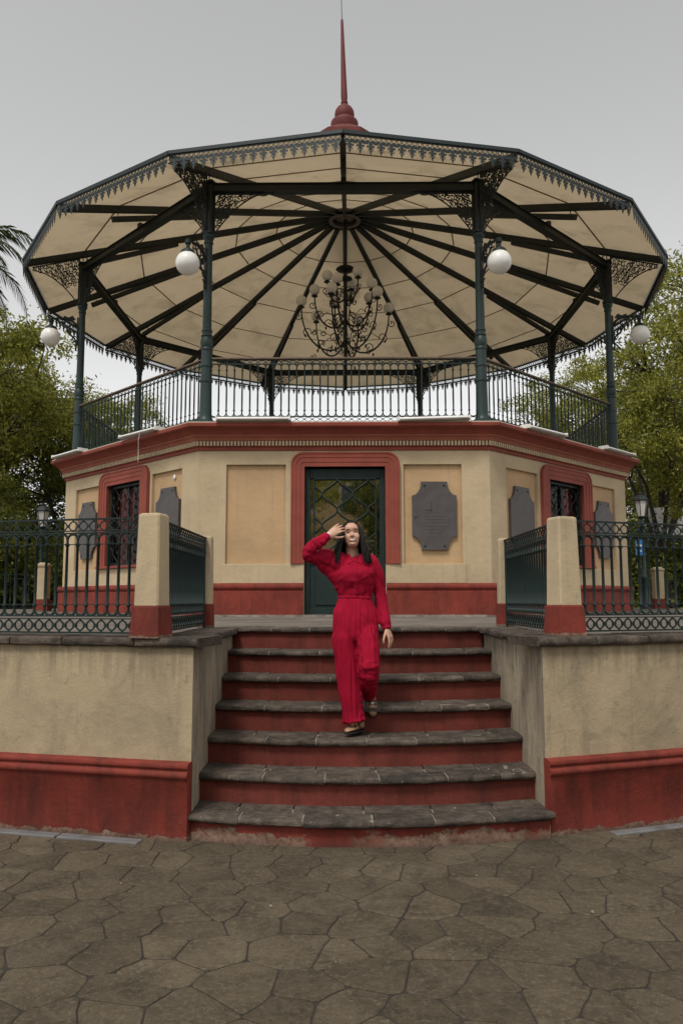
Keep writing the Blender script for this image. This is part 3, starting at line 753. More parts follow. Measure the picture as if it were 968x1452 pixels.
# ---- roof
ZE = 8.74; RE_ = 7.32; ZH = 11.07; SL = (ZH - ZE) / (RE_ - .45)
def zr(r): return ZE + (RE_ - r) * SL
for i in range(8):                    # ring beams
    m = MB(); m.box((0, -APC, 8.755), (2 * HC - .10, .10, .13)); m.box((0, -APC, 8.825), (2 * HC - .10, .16, .012)); m.box((0, -APC, 8.688), (2 * HC - .10, .15, .012))
    b = m.build('ring_beam', 'iron_dark', stand); b.rotation_euler = (0, 0, face_rot(i))
    m = MB(); m.cbox((0, -APC, 8.89), (.09, .09, .13), .01); m.build('stub_post', 'iron_dark', b)
def beam(p, q, w, h, m=None):
    m = m or MB(); p, q = Vector(p), Vector(q); d = (q - p).normalized(); s_ = Vector((0, 0, 1)).cross(d)
    s_ = s_.normalized(); u = d.cross(s_); V = []
    for c in (p, q):
        for a, b in ((-1, -1), (1, -1), (1, 1), (-1, 1)): V.append(c + s_ * (a * w / 2) + u * (b * h / 2))
    return m.add(V, [(0, 1, 2, 3), (7, 6, 5, 4), (0, 4, 5, 1), (1, 5, 6, 2), (2, 6, 7, 3), (3, 7, 4, 0)])
m = beam((0, -.42, zr(.42) - .07), (0, -7.26, zr(7.26) - .07), .055, .13); beam((0, -.42, zr(.42) - .135), (0, -7.26, zr(7.26) - .135), .10, .014, m); me_raf = m.mesh('rafter', 'iron_dark')
m = beam((0, -6.23, 8.83), (0, -3.55, zr(3.55) - .17), .09, .09); m.tube([(0, -6.12, 8.86), (0, -6.12, zr(6.12) - .1)], .009, 5); me_ch1 = m.mesh('lower_chord', 'iron_dark')
m = beam((0, -6.02, 8.87), (0, -4.1, zr(4.1) - .17), .09, .09); me_ch2 = m.mesh('lower_chord', 'iron_dark')
RINGS = [.50, 1.70, 2.70, 3.75, 4.95, 6.10, 7.29]
pan = []
for r0, r1 in zip(RINGS, RINGS[1:]):
    a = radians(11.25); m = MB(); V = []; g0 = .008
    for dz in (0,):
        for r, s_ in ((r0 + g0, -1), (r0 + g0, 1), (r1 - g0, 1), (r1 - g0, -1)): V.append((s_ * (r * sin(a) - g0), -r * cos(a), zr(r) + dz))
    m.add(V, [(0, 1, 2, 3)])
    bt = None
    if r1 < 7.2: bt = beam((-r1 * sin(a) + .02, -r1 * cos(a), zr(r1) - .006), (r1 * sin(a) - .02, -r1 * cos(a), zr(r1) - .006), .030, .012).mesh('seam_batten', 'batten')
    pan.append((m.mesh('ceiling_panel', 'ceiling'), bt))
# eave lace
SIDE = 2 * RE_ * sin(radians(11.25)); AE = RE_ * cos(radians(11.25)); NP = 17; PP = (SIDE - .05) / NP
m = MB(); m.box((0, -AE, 8.755), (SIDE, .05, .07)); m.box((0, -AE - .01, 8.725), (SIDE, .03, .012)); m.box((0, -AE - .012, 8.635), (SIDE - .02, .012, .010))
for i in range(NP * 2):
    x = -SIDE / 2 + .025 + (i + .5) * PP / 2
    m.tube([(x + u, -AE - .012, 8.68 + v) for u, v in arc(0, 0, .033, 0, 360, 9)], .007, 4, cap=False)
me_val = m.mesh('valance', 'lace')
m = MB(); fr = lambda u, v, w: (u, w, v)
m.prism([(-.020, 0), (.020, 0), (.028, -.03), (.018, -.05), (.03, -.085), (.012, -.12), (.016, -.145), (0, -.19), (-.016, -.145), (-.012, -.12), (-.03, -.085), (-.018, -.05), (-.028, -.03)], fr, .012)
for sg in (-1, 1):
    m.prism([(sg * .022, -.002), (sg * .068, -.002), (sg * .074, -.028), (sg * .056, -.05), (sg * .05, -.032), (sg * .036, -.036)], fr, .010)
    m.prism([(sg * .016, -.056), (sg * .046, -.050), (sg * .058, -.072), (sg * .042, -.092), (sg * .034, -.074)], fr, .010)
    m.tube([(sg * .012, 0, -.10), (sg * .032, 0, -.112), (sg * .034, 0, -.13), (sg * .022, 0, -.134)], .006, 4)
m.v = [(x * 1.16, y, z * 1.12) for x, y, z in m.v]; me_pend = m.mesh('pendant', 'lace')
for i in range(16):
    rz = radians(22.5 * i)
    rf = link('rafter', me_raf, stand, rz=rz); link('lower_chord', me_ch1 if i % 2 == 0 else me_ch2, rf)
    rz2 = radians(22.5 * i + 11.25)
    for pmesh, bt in pan:
        cp = link('ceiling_panel', pmesh, stand, rz=rz2)
        if bt: link('seam_batten', bt, cp)
    v = link('valance', me_val, stand, rz=rz2)
    for k in range(NP): link('pendant', me_pend, v, (-SIDE / 2 + .025 + (k + .5) * PP, -AE - .012, 8.632))
m = MB(); m.lathe([(.50, 10.98), (.52, 11.0), (.52, 11.06), (.46, 11.09), (.30, 11.05), (.30, 10.97), (.40, 10.96)], 24, cap=False); m.lathe([(.03, 11.0), (.10, 11.02), (.28, 11.06), (.31, 11.12)], 20, cap=False)
m.build('roof_hub', 'hub', stand, True)
FIN = [(.30, 13.30), (.345, 13.40), (.345, 13.50), (.35, 13.545), (.335, 13.585), (.27, 13.645), (.225, 13.68), (.245, 13.73), (.25, 13.80), (.235, 13.88), (.19, 13.96), (.12, 14.02), (.075, 14.035), (.075, 14.09), (.09, 14.10), (.09, 14.125), (.07, 14.135), (.078, 14.20), (.085, 14.28), (.078, 14.5), (.045, 15.9), (.034, 16.36), (.022, 16.40), (.0, 16.41)]
m = MB(); m.lathe(FIN[:12], 28, cap=False); lean = (-.026, 0); m.lathe(FIN[11:], 16, cap=False, lean=lean, z0=14.0)
fin = m.build('roof_finial', 'maroon', stand, True)
m = MB(); m.lathe([(.94, 12.80), (.99, 12.80), (1.0, 12.90), (.95, 12.93), (.34, 13.36)], 8); o = m.build('roof_cap', 'maroon', stand); o.rotation_euler = (0, 0, radians(22.5))
m = MB(); m.lathe([(.56, 11.0), (.56, 12.3), (.9, 12.81)], 16, cap=False); m.build('roof_drum', 'hub', stand, True)
m = MB(); m.tube([(-.062, 0, 16.38), (-.075, 0, 16.9), (-.11, 0, 17.6), (-.12, 0, 18.4)], [.010, .009, .008, .006], 6); m.build('lightning_rod', 'iron_dark', fin)

# ------------------------------------------------------------------ globe lamps on the columns
def globe_lamp(idx, label):
    a = radians(22.5 + 45 * idx) + PHI; r0 = RCOL + .075
    e = empty('globe_lamp', (r0 * sin(a), -r0 * cos(a), 7.15), a)     # local -y outwards
    tag(e, label, 'lamp', 'white globe lamps on the bandstand columns')
    L = .545; m = MB()
    m.box((0, -.012, .18), (.05, .03, .62))
    m.tube([(0, -.01, .30), (0, -.12, .40), (0, -.30, .44), (0, -L, .40)], [.03, .026, .024, .02], 7)
    m.tube([(0, -.03, -.10), (0, -.06, .02), (0, -.16, .10), (0, -.22, .22), (0, -.33, .38)], [.014, .02, .022, .022, .014], 6)
    for (cy, cz, rr, d0) in ((-.11, .24, .075, 0), (-.22, .33, .06, 120), (-.06, .02, .05, 40), (-.06, -.08, .04, 200), (-.37, .37, .045, 220)):
        m.tube([(0, cy + y, cz + z) for y, z in arc(0, 0, rr, d0, d0 + 290, 10)], .012, 5)
    for q in ((-.04, -.14), (-.035, -.19), (-.03, -.23)): m.sphere((0, q[0], q[1]), .024, 8, 6)
    m.prism([(-.05, .44), (-.12, .52), (-.20, .47), (-.30, .50), (-.28, .43), (-.16, .40)], lambda u, v, w: (w, u, v), .02)
    m.build('scroll_arm', 'iron_dark', e, True)
    m = MB(); m.lathe([(.03, .42), (.05, .40), (.05, .34), (.03, .32), (.035, .26), (.075, .24), (.115, .205), (.12, .165), (.105, .15)], 18, (0, -L)); m.build('fitter', 'iron', e, True)
    m = MB(); m.sphere((0, -L, 0), .2, 28, 18); m.build('globe', 'globe', e, True)
globe_lamp(-1, 'white globe lamp on the front column over the empty ochre panel side')
globe_lamp(0, 'white globe lamp on the front column above the bronze plaque beside the door')
globe_lamp(-2, 'white globe lamp on the side column near the palm fronds')
globe_lamp(1, 'white globe lamp on the side column against the big leafy tree')

# ------------------------------------------------------------------ chandelier
ch = empty('chandelier', (0.02, 0, 7.5)); tag(ch, 'wrought iron chandelier with white globes hanging from the roof centre', 'chandelier')
m = MB(); m.tube([(0, 0, .06), (0, 0, 3.5)], .042, 10); m.tube([(0, 0, 0), (0, 0, .1)], [.02, .05], 8); m.sphere((0, 0, 0), .05, 10, 8)
m.lathe([(.02, 2.30), (.20, 2.26), (.24, 2.22), (.18, 2.18), (.06, 2.16)], 18, cap=False); m.lathe([(.04, 2.02), (.16, 2.0), (.17, 1.97), (.05, 1.95)], 14, cap=False)
for a in range(0, 360, 60):
    m.tube([(cos(radians(a)) * r, sin(radians(a)) * r, z) for r, z in arc(.13, 1.65, .09, 180, -130, 12)], .009, 5)
    m.tube([(cos(radians(a)) * r, sin(radians(a)) * r, z) for r, z in arc(.12, .14, .07, 170, 470, 12)], .008, 5)
m.build('stem', 'iron_dark', ch, True)
def chand_arm(R, z0, drop, rise):
    m = MB(); pts = []
    for t_ in np.linspace(0, 1, 16):
        an = radians(180 + 180 * t_); pts.append((R / 2 + R / 2 * cos(an), 0, z0 + (drop if t_ < .5 else drop) * sin(an) + (rise * t_ ** 2)))
    m.tube(pts, [.022] * 12 + [.018] * 4, 6)
    ex, ez = pts[-1][0], pts[-1][2]
    for cx, cz, rr, d0, dd in ((R * .86, z0 - drop * .12, .10, 200, -300), (R * .55, z0 - drop * .55, .085, -80, 290), (R * .25, z0 - drop * .25, .10, 230, -280), (R * 1.06, ez - .22, .07, 190, 280), (R * .72, z0 - drop * 1.12, .06, 90, 300)):
        m.tube([(cx + u, 0, cz + v) for u, v in arc(0, 0, rr, d0, d0 + dd, 11)] + [(cx, 0, cz)], [.0115] * 12 + [.014], 5)
    m.tube([(R * .12, 0, z0 + .05), (R * .35, .02, z0 - drop * .2), (R * .6, -.02, z0 + .02), (R * .8, 0, z0 - .1)], .009, 5)
    m.lathe([(.02, ez), (.075, ez + .015), (.085, ez + .03), (.05, ez + .05), (.04, ez + .065)], 12, (ex, 0), cap=True)
    return m.mesh('arm', 'iron_dark', True), (ex, ez)
me_leaf = MB().prism([(0, 0), (.04, .05), (.025, .10), (-.015, .07)], lambda a, b, w: (a, w, b), .014).mesh('iron_leaf', 'bronze_leaf')
gm = MB(); gm.sphere((0, 0, .135), .132, 20, 14); me_cg = gm.mesh('globe', 'globe', True)
for R, z0, drop, rise, n, a0 in ((1.10, .62, .60, .52, 6, 12), (.76, 1.10, .46, .40, 5, 38), (.46, 1.62, .30, .22, 3, 70)):
    me, (ex, ez) = chand_arm(R, z0, drop, rise); ml = [(R * .3, z0 - drop * .75), (R * .62, z0 - drop * .95), (R * .9, z0 - drop * .35)]
    for k in range(n):
        a = link('arm', me, ch, rz=radians(a0 + 360 * k / n)); link('globe', me_cg, a, (ex, 0, ez + .055)); 
        for u, v in ml: link('iron_leaf', me_leaf, a, (u, 0, v))

# ------------------------------------------------------------------ plaques, tube lights on the cornice
def plaque_outline(w=.365, h=.565, nw=.215, nh=.335):
    o = [(-nw, h), (nw, h)]
    o += [(nw + (w - nw) * (1 - cos(t_)), h - (h - nh) * sin(t_)) for t_ in np.linspace(.25, pi / 2, 6)]
    o += [(w, -nh)]
    o += [(nw + (w - nw) * (1 - cos(t_)), -h + (h - nh) * sin(t_)) for t_ in np.linspace(pi / 2, .25, 6)]
    o += [(nw, -h), (-nw, -h)]
    o += [(-nw - (w - nw) * (1 - cos(t_)), -h + (h - nh) * sin(t_)) for t_ in np.linspace(.25, pi / 2, 6)]
    o += [(-w, -nh), (-w, nh)]
    o += [(-nw - (w - nw) * (1 - cos(t_)), h - (h - nh) * sin(t_)) for t_ in np.linspace(pi / 2, .25, 6)]
    return o
def on_face(k, s_, out, z):
    a = face_rot(k) + PHI; n = (sin(a), -cos(a)); t_ = (cos(a), sin(a))
    return (n[0] * (AP + out) + t_[0] * s_, n[1] * (AP + out) + t_[1] * s_, z), a
me_pq = MB(); me_pq.prism(plaque_outline(), lambda u, v, w: (u, w, v), .05); me_pq = me_pq.mesh('plaque', 'plaque')
mk = MB()
rd = random.Random(3)
me_bolt = MB().lathe([(.0, -.012), (.014, -.010), (.018, 0)], 10).mesh('bolt', 'iron_dark', True)
for k, s_, lab in ((0, 1.49, 'bronze plaque with scalloped corners on the ochre panel beside the green door'),
                   (-1, 1.49, 'bronze plaque nearest the cream corner, beside the window behind the left stair post'),
                   (-1, -1.45, 'bronze plaque seen through the balusters, between left window and lantern post'),
                   (1, -1.45, 'bronze plaque beside the window, next to the corner right of the front plaque'),
                   (1, 1.49, 'bronze plaque seen through the balusters, between right window and lantern post')):
    loc, a = on_face(k, s_, -.025, 2.985); e = link('plaque', me_pq, None, loc, a); tag(e, lab, 'plaque', 'bronze plaques on the bandstand walls')
    for u in (-.16, .16):
        for v in (-.50, .50):
            b = link('bolt', me_bolt, e, (u, -.026, v)); b.rotation_euler = (radians(-90), 0, 0)
    if k == 0:
        m = MB()
        for (u, v, w_, h_) in ((-.05, .15, .012, .16), (-.09, .09, .09, .010), (-.31, -.02, .07, .014), (-.325, -.04, .012, .05)): m.box((u, -.027, v), (w_, .006, h_))
        m.build('scratch_mark', 'plaque_mark', e)
        m = MB()
        for r_ in range(7): m.box((.0, -.0262, .05 - r_ * .055), (.42 * rd.uniform(.6, 1), .004, .012))
        m.build('worn_lettering', 'plaque', e)
def tube_light(k, s_, L, tilt, label, cable=False):
    loc, a = on_face(k, s_, .262, 4.515); e = empty('tube_light', loc, a); tag(e, label, 'light fixture', 'white tube lights lying on the cornice')
    e.rotation_euler = (0, radians(tilt), a)
    m = MB(); m.prism([(-.10, 0), (.085, 0), (.075, .04), (.045, .055), (-.07, .055), (-.10, .03)], lambda u, v, w: (w, u, v), L); m.build('housing', 'white_metal', e)
    m = MB(); m.tube([(-L / 2 + .03, -.112, .018), (L / 2 - .03, -.112, .018)], .014, 8); m.build('tube', 'white_flat', e, True)
    for sg in (-1, 1):
        m = MB(); m.box((sg * (L / 2 - .012), -.008, .03), (.02, .205, .068)); m.build('end_cap', 'white_metal', e)
    m = MB(); m.box((-L * .2, .03, .075), (.06, .05, .04)); m.tube([(-L * .2, .03, .07), (-L * .2, .10, .12), (-L * .22, .2, .02)], .008, 5); m.build('ballast_clip', 'iron_dark', e)
    if cable:
        m = MB(); m.tube([(L * .10, -.10, .02), (L * .11, -.13, -.12), (L * .09, -.11, -.30), (L * .105, -.12, -.47), (L * .10, -.115, -.52)], .0035, 5); m.build('dangling_wire', 'white_flat', e)
tube_light(0, -1.47, 1.22, 0, 'straight white tube light on the front cornice above the empty ochre panel')
tube_light(0, 1.47, 1.18, -1.6, 'slightly tilted white tube light on the front cornice above the bronze plaque')
tube_light(-1, 1.02, 1.24, 1.0, 'white tube light with dangling wire on the left side cornice', True)
tube_light(-1, -1.75, 1.2, 0, 'white tube light at the outer end of the left side cornice')
tube_light(1, -1.12, 1.24, -1.0, 'white tube light on the right side cornice near its front corner')
tube_light(1, 1.6, 1.2, 0, 'white tube light at the outer end of the right side cornice')
loc, a = on_face(-1, 1.66, -.03, 3.72); m = MB(); m.lathe([(.0, -.03), (.05, -.02), (.055, 0), (.03, .02)], 12); m.box((0, 0, .0), (.05, .05, .05)); o = m.build('wall_socket', 'white_flat', None, True); o.location = loc; o.rotation_euler = (radians(90), 0, a); o.scale = (.6, .8, .6)
tag(o, 'small white socket on the ochre panel above a plaque', 'socket')

# ================================================================== TERRACE POSTS AND RAILINGS
def post(p, rz, wb, ws, wt, label):
    e = empty('railing_post', (p[0], p[1], P7 - .002), rz); tag(e, label, 'post', 'cream and red posts of the terrace railing')
    m = MB(); n = 7; V = []
    hb, hs = .215, .885
    m.box((0, 0, hb / 2), (wb, wb, hb), taper=.90); m.box((0, 0, hb + .008), (wb * .90, wb * .90, .016), taper=.9); m.build('post_base', 'red_base', e)
    m = MB(); r0, r1 = ws / 2, wt / 2; b = .012
    for z, r_, bb in ((hb + .012, r0, b), (hs - .02, r1, b), (hs - .006, r1 - .004, b), (hs, r1 - .016, b)):
        V += [(-r_ + bb, -r_, z), (r_ - bb, -r_, z), (r_, -r_ + bb, z), (r_, r_ - bb, z), (r_ - bb, r_, z), (-r_ + bb, r_, z), (-r_, r_ - bb, z), (-r_, -r_ + bb, z)]
    F = [tuple(range(24, 32))]
    for k in range(3):
        for i in range(8): F.append((k * 8 + i, k * 8 + (i + 1) % 8, k * 8 + 8 + (i + 1) % 8, k * 8 + 8 + i))
    m.add(V, F); m.build('shaft', 'post', e); return e
LP1 = (-1.585, -13.03); LP2 = (-1.525, -11.0); RP1 = (1.435, -12.80); RP2 = (1.445, -10.70)
post(LP1, -LA, .225, .19, .165, 'front stair post on the side of the empty ochre panel')
post(LP2, 0, .155, .13, .118, 'inner stair post in front of the blank cream wall corner, ochre panel side')
post(RP1, RAg, .225, .19, .165, 'front stair post on the side of the bronze front plaque')
post(RP2, 0, .155, .13, .118, 'inner stair post on the side of the bronze front plaque')
# near railing panels; local x along the run
ZT = .865; PN = .0855
def near_railing(p, d, L, label):
    e = empty('iron_railing', (p[0], p[1], P7), atan2(d[1], d[0])); tag(e, label, 'railing', 'green iron railings round the terrace')
    n = int(round(L / PN)); p_ = L / n
    m = MB(); y = 0
    hexband(m, 0, L, .765, .85, y, p_, .0055); hexband(m, 0, L, .035, .125, y, p_, .007)
    arches(m, 0, n, p_, .705, .195, y, .010)
    for z, t_, w_ in ((.858, .012, .030), (.772, .008, .018), (.755, .010, .022), (.148, .010, .020), (.128, .008, .018), (.028, .012, .022), (.672, .006, .012), (.232, .006, .012)): m.box((L / 2, y, z), (L, w_, t_))
    m.build('lattice', 'iron', e)
    for k in range(1, n): link('baluster', me_nb, e, (k * p_, 0, 0))
    for x in (.02, L - .02): m = MB(); m.tube([(x, 0, -.02), (x, 0, .86)], .012, 6); m.build('end_bar', 'iron', e)
me_nb = baluster_mesh(.165, .735, .0098)
near_railing((LP1[0] + LD[0] * .10, LP1[1] + LD[1] * .10), LD, 2.9, 'green iron railing along the terrace edge before the lantern with no sign')
near_railing((RP1[0] + RD[0] * .10, RP1[1] + RD[1] * .10), RD, 2.9, 'green iron railing along the terrace edge before the blue sign')
d1 = unit(LP1, LP2); L1 = hypot(LP2[0] - LP1[0], LP2[1] - LP1[1]); d2 = unit(RP1, RP2); L2_ = hypot(RP2[0] - RP1[0], RP2[1] - RP1[1])
near_railing((LP1[0] + d1[0] * .10, LP1[1] + d1[1] * .10), d1, L1 - .17, 'short green iron railing between the two stair posts on the ochre panel side')
near_railing((RP1[0] + d2[0] * .10, RP1[1] + d2[1] * .10), d2, L2_ - .17, 'short green iron railing between the two stair posts on the plaque side')
# far side posts and rails of the terrace
for (x, y, s_, lab) in ((-7.2, 0.3, .3, 'small far post beside the trees, seen through the left railing'), (-6.75, 1.2, .26, 'small far post half hidden by the wall corner, seen through the left railing'), (8.65, 3.0, .3, 'small far capped post seen through the right railing')):
    e = empty('railing_post', (x, y, P7 - .002)); tag(e, lab, 'post', 'cream and red posts of the terrace railing')
    m = MB(); m.box((0, 0, .13), (s_ + .04, s_ + .04, .26), taper=.92); m.build('post_base', 'red_base', e)
    m = MB(); m.cbox((0, 0, .66), (s_ * .85, s_ * .85, .80), .02); m.build('shaft', 'post', e)
    m = MB(); m.box((0, 0, 1.08), (s_ * .98, s_ * .98, .05)); m.box((0, 0, 1.125), (s_ * .9, s_ * .9, .05), taper=.5); m.build('cap', 'post', e)
def far_rail(p, q, label):
    L = hypot(q[0] - p[0], q[1] - p[1]); e = empty('iron_railing', (p[0], p[1], P7), atan2(q[1] - p[1], q[0] - p[0])); tag(e, label, 'railing', 'green iron railings round the terrace')
    n = int(L / .13); m = MB()
    for z in (.05, .16, .76, .86): m.box((L / 2, 0, z), (L, .025, .018))
    hexband(m, 0, L, .06, .15, 0, L / n, .008); m.build('lattice', 'iron', e)
    for k in range(n + 1): link('baluster', me_nb, e, (k * L / n, 0, 0))
far_rail((-7.4, .3), (-10.9, -1.4), 'distant green railing before the trees beside the small far post')
far_rail((8.85, 3.0), (10.9, .4), 'distant green railing beside the small capped post')
# scraps of litter
for k, (x, y, z, wh) in enumerate(((-.62, -14.35, 0, 'paving before the stairs'), (-.28, -15.0, 0, 'paving before the stairs'), (1.05, -14.45, 0, 'paving before the stairs'), (.55, -13.9, 0, 'paving before the stairs'), (-1.5, -14.0, 0, 'paving before the stairs'), (-.75, yk(.7, 2) + .2, zk(2), 'worn stone steps'), (.55, yk(.55, 1) + .27, zk(1), 'worn stone steps'), (.85, yk(.85, 2) + .18, zk(2), 'worn stone steps'), (.62, yk(.62, 4) + .2, zk(4), 'worn stone steps'))):
    m = MB(); r2 = random.Random(k); w_ = r2.uniform(.004, .009); P4 = [(-w_, -w_ * .6), (w_ * .7, -w_ * .8), (w_ * 1.2, w_ * .3), (0, w_), (-w_ * .9, w_ * .5)]
    m.add([(a, b, r2.uniform(0, .006)) for a, b in P4] + [(a * .9, b * .9, .008 + r2.uniform(0, .006)) for a, b in P4], [(0, 1, 2, 3, 4), (9, 8, 7, 6, 5)] + [(i, (i + 1) % 5, 5 + (i + 1) % 5, 5 + i) for i in range(5)])
    o = m.build('litter_scrap', 'mortar'); o.location = (x, y, z + .001); tag(o, 'tiny pale scrap of litter on the ' + wh, 'litter', 'scraps of litter on the ' + wh)
#PERSON_HERE
# ================================================================== PERSON
def person():
    K = 1 / 780.0
    root = empty('person', (-.122, -12.46, zk(3) + .002))
    tag(root, 'smiling dark-haired woman in crimson jumpsuit stepping down the stairs, hand on forehead', 'person')
    def J(cx, cy, y=0.0): return Vector(((cx - 440) * K, y, (1395 - cy) * K))
    def loft(m, rings, n=20):
        """rings: (centre Vector, rx, ry[, axis]) stacked; cross-section in the plane perpendicular to the path, rx across"""
        V = []; F = []; N = len(rings)
        cs = [r[0] for r in rings]
        for i, r in enumerate(rings):
            t_ = (cs[min(i + 1, N - 1)] - cs[max(i - 1, 0)]).normalized()
            side = r[3] if len(r) > 3 else Vector((1, 0, 0))
            sx = (side - t_ * side.dot(t_)).normalized(); sy = t_.cross(sx)
            for k in range(n):
                a = 2 * pi * k / n; V.append(r[0] + sx * (r[1] * cos(a)) + sy * (r[2] * sin(a)))
        for i in range(N - 1):
            for k in range(n): F.append((i * n + k, i * n + (k + 1) % n, i * n + n + (k + 1) % n, i * n + n + k))
        F.append(tuple(range(n - 1, -1, -1))); F.append(tuple(range((N - 1) * n, N * n))); m.add(V, F)
    def limb(m, pts, rad, n=14):
        for i in range(len(pts)): m.sphere(pts[i], rad[i], n, 8) if i in (0, len(pts) - 1) else None
        loft(m, [(p, r, r) for p, r in zip(pts, rad)], n)
    def smoothpath(P, n):
        """Catmull-Rom through P"""
        out = []
        for i in range(len(P) - 1):
            a, b, c, d = P[max(i - 1, 0)], P[i], P[i + 1], P[min(i + 2, len(P) - 1)]
            for j in range(n):
                t_ = j / n; out.append(.5 * ((2 * b) + (c - a) * t_ + (2 * a - 5 * b + 4 * c - d) * t_ ** 2 + (3 * b - a - 3 * c + d) * t_ ** 3))
        out.append(P[-1]); return out
    def remesh(m, name, mat, vox, smooth_it, parent):
        me = m.mesh(name + '_raw', None, fixn=True); o = bpy.data.objects.new(name + '_raw', me); C.objects.link(o)
        md = o.modifiers.new('r', 'REMESH'); md.mode = 'VOXEL'; md.voxel_size = vox; md.use_smooth_shade = True
        if smooth_it:
            sm = o.modifiers.new('s', 'SMOOTH'); sm.factor = .5; sm.iterations = smooth_it
        dg = bpy.context.evaluated_depsgraph_get(); ev = o.evaluated_get(dg); nm = bpy.data.meshes.new_from_object(ev); nm.name = name
        bpy.data.objects.remove(o); bpy.data.meshes.remove(me)
        nm.materials.clear(); nm.materials.append(MAT[mat]); nm.shade_smooth()
        return link(name, nm, parent)
    # ---------------- body
    m = MB()
    HC_ = J(424, 184, -.015)                       # head centre
    tiltm = Matrix.Rotation(radians(-5), 3, 'Y') @ Matrix.Rotation(radians(-13), 3, 'X')
    def H(x, y, z): return HC_ + tiltm @ Vector((x, y, z)) * 1.04
    def ell(c, r, n=20, mm=14):
        o = MB(); o.sphere((0, 0, 0), 1, n, mm, r); V = [H(*(Vector(c) + Vector(v))) for v in o.v]; m.add(V, o.f)
    ell((0, .015, .028), (.072, .088, .084)); ell((0, -.018, -.035), (.056, .064, .066)); ell((0, -.036, -.074), (.036, .042, .034))
    ell((0, -.050, .040), (.050, .034, .036)); ell((-.029, -.050, -.024), (.027, .024, .030)); ell((.029, -.050, -.024), (.027, .024, .030)); ell((0, -.055, -.030), (.034, .026, .034))
    ell((0, -.086, -.016), (.0095, .014, .019)); ell((0, -.092, -.026), (.0125, .012, .0095)); ell((-.010, -.086, -.029), (.008, .009, .007)); ell((.010, -.086, -.029), (.008, .009, .007))
    ell((0, -.073, -.058), (.028, .012, .017)); ell((0, -.070, -.086), (.018, .014, .013))
    ell((-.072, .012, -.008), (.010, .020, .030)); ell((.072, .012, -.008), (.010, .020, .030))
    loft(m, [(J(424, 225, .02), .052, .055), (J(426, 270, .018), .048, .052), (J(430, 310, .02), .052, .056), (J(434, 345, .02), .07, .055), (J(438, 380, .01), .10, .065)], 20)
    loft(m, [(J(438, 370, .015), .10, .06), (J(438, 420, .01), .125, .08), (J(441, 500, .01), .125, .08), (J(444, 560, .01), .115, .075), (J(447, 650, .01), .15, .09), (J(448, 740, .01), .155, .09)], 22)
    SHR, ELR, WRR = J(318, 335, .01), J(158, 306, -.135), J(278, 196, -.155)
    SHL, ELL, WRL = J(562, 340, .01), J(600, 560, .035), J(637, 752, -.015)
    limb(m, [SHR, SHR.lerp(ELR, .5), ELR], [.030, .034, .032]); limb(m, [ELR, ELR.lerp(WRR, .35), WRR], [.036, .034, .0235])
    limb(m, [SHL, SHL.lerp(ELL, .5), ELL], [.030, .034, .030]); limb(m, [ELL, ELL.lerp(WRL, .35), WRL], [.035, .033, .0235])
    limb(m, [J(395, 740, .01), J(408, 880, .0), J(416, 1020, -.01), J(424, 1130, .015), J(438, 1330, .02)], [.08, .07, .052, .052, .036])
    limb(m, [J(508, 740, .01), J(518, 870, -.06), J(528, 985, -.11), J(535, 1070, .06), J(546, 1178, .20)], [.08, .07, .054, .05, .034])
    def hand(wr, axis, palmn, thumbside, curl, spread, L=.165, lens=(.92, 1.02, .97, .80)):
        """axis: wrist->knuckles; palmn: palm facing; thumbside +1/-1 along side = axis x palmn"""
        ax = Vector(axis).normalized(); pn = Vector(palmn); pn = (pn - ax * pn.dot(ax)).normalized(); sd = ax.cross(pn) * thumbside
        pl = L * .50
        loft(m, [(wr - ax * .02, .0245, .021, sd), (wr + ax * .012, .026, .019, sd), (wr + ax * pl * .45, .036, .0165, sd), (wr + ax * pl * .85, .039, .014, sd), (wr + ax * pl * 1.02, .036, .011, sd)], 16)
        for i in range(4):
            off = (1.5 - i) * .0192; base = wr + ax * (pl * (1.0 - .035 * abs(i - 1.2))) + sd * off
            d = (ax + sd * ((1.5 - i) * spread)).normalized(); fl_ = L * .50 * lens[i]; p = base - d * .012; pts = [p.copy(), base.copy()]; ang = 0
            for seg, (f_, c_) in enumerate(((.45, curl[i] * .6), (.32, curl[i] * 1.0), (.23, curl[i] * .7))):
                ang += c_; dd = (d * cos(ang) + pn * sin(ang)).normalized(); base = base + dd * (fl_ * f_); pts.append(base.copy())
            limb(m, pts, [.0088, .0090, .0082, .0074, .0058], 10)
        tb = wr + ax * pl * .30 + sd * .026 + pn * .006; d = (ax * .72 + sd * .62 + pn * .30).normalized()
        p1 = tb + d * .038; p2 = p1 + (d * .8 + ax * .35 + pn * .15).normalized() * .030; p3 = p2 + (ax * .8 + d * .3 + pn * .2).normalized() * .022
        limb(m, [tb - d * .014, tb, p1, p2, p3], [.013, .0125, .0105, .0095, .007], 10)
    # raised hand rests on the forehead: thumb underneath
    hd = J(392, 108, -.128) - WRR
    hand(WRR, hd, (.40, .90, -.06), -1, (.40, .36, .30, .26), .10, .158)
    hand(WRL, J(668, 838, -.02) - WRL, (-.75, .45, .15), -1, (.30, .34, .40, .48), .06, .162)
    body = remesh(m, 'body', 'skin', .0040, 5, root)
    dg = bpy.context.evaluated_depsgraph_get()
    from mathutils.bvhtree import BVHTree
    bvh = BVHTree.FromPolygons([v.co.copy() for v in body.data.vertices], [tuple(p.vertices) for p in body.data.polygons])
    fdir = tiltm @ Vector((0, 1, 0))
    def on_head(x, z, off=.0):
        o_ = H(x, -.4, z); hit = bvh.ray_cast(o_, fdir, 1.0)
        p = hit[0] if hit[0] else H(x, -.09, z)
        return p - fdir * off
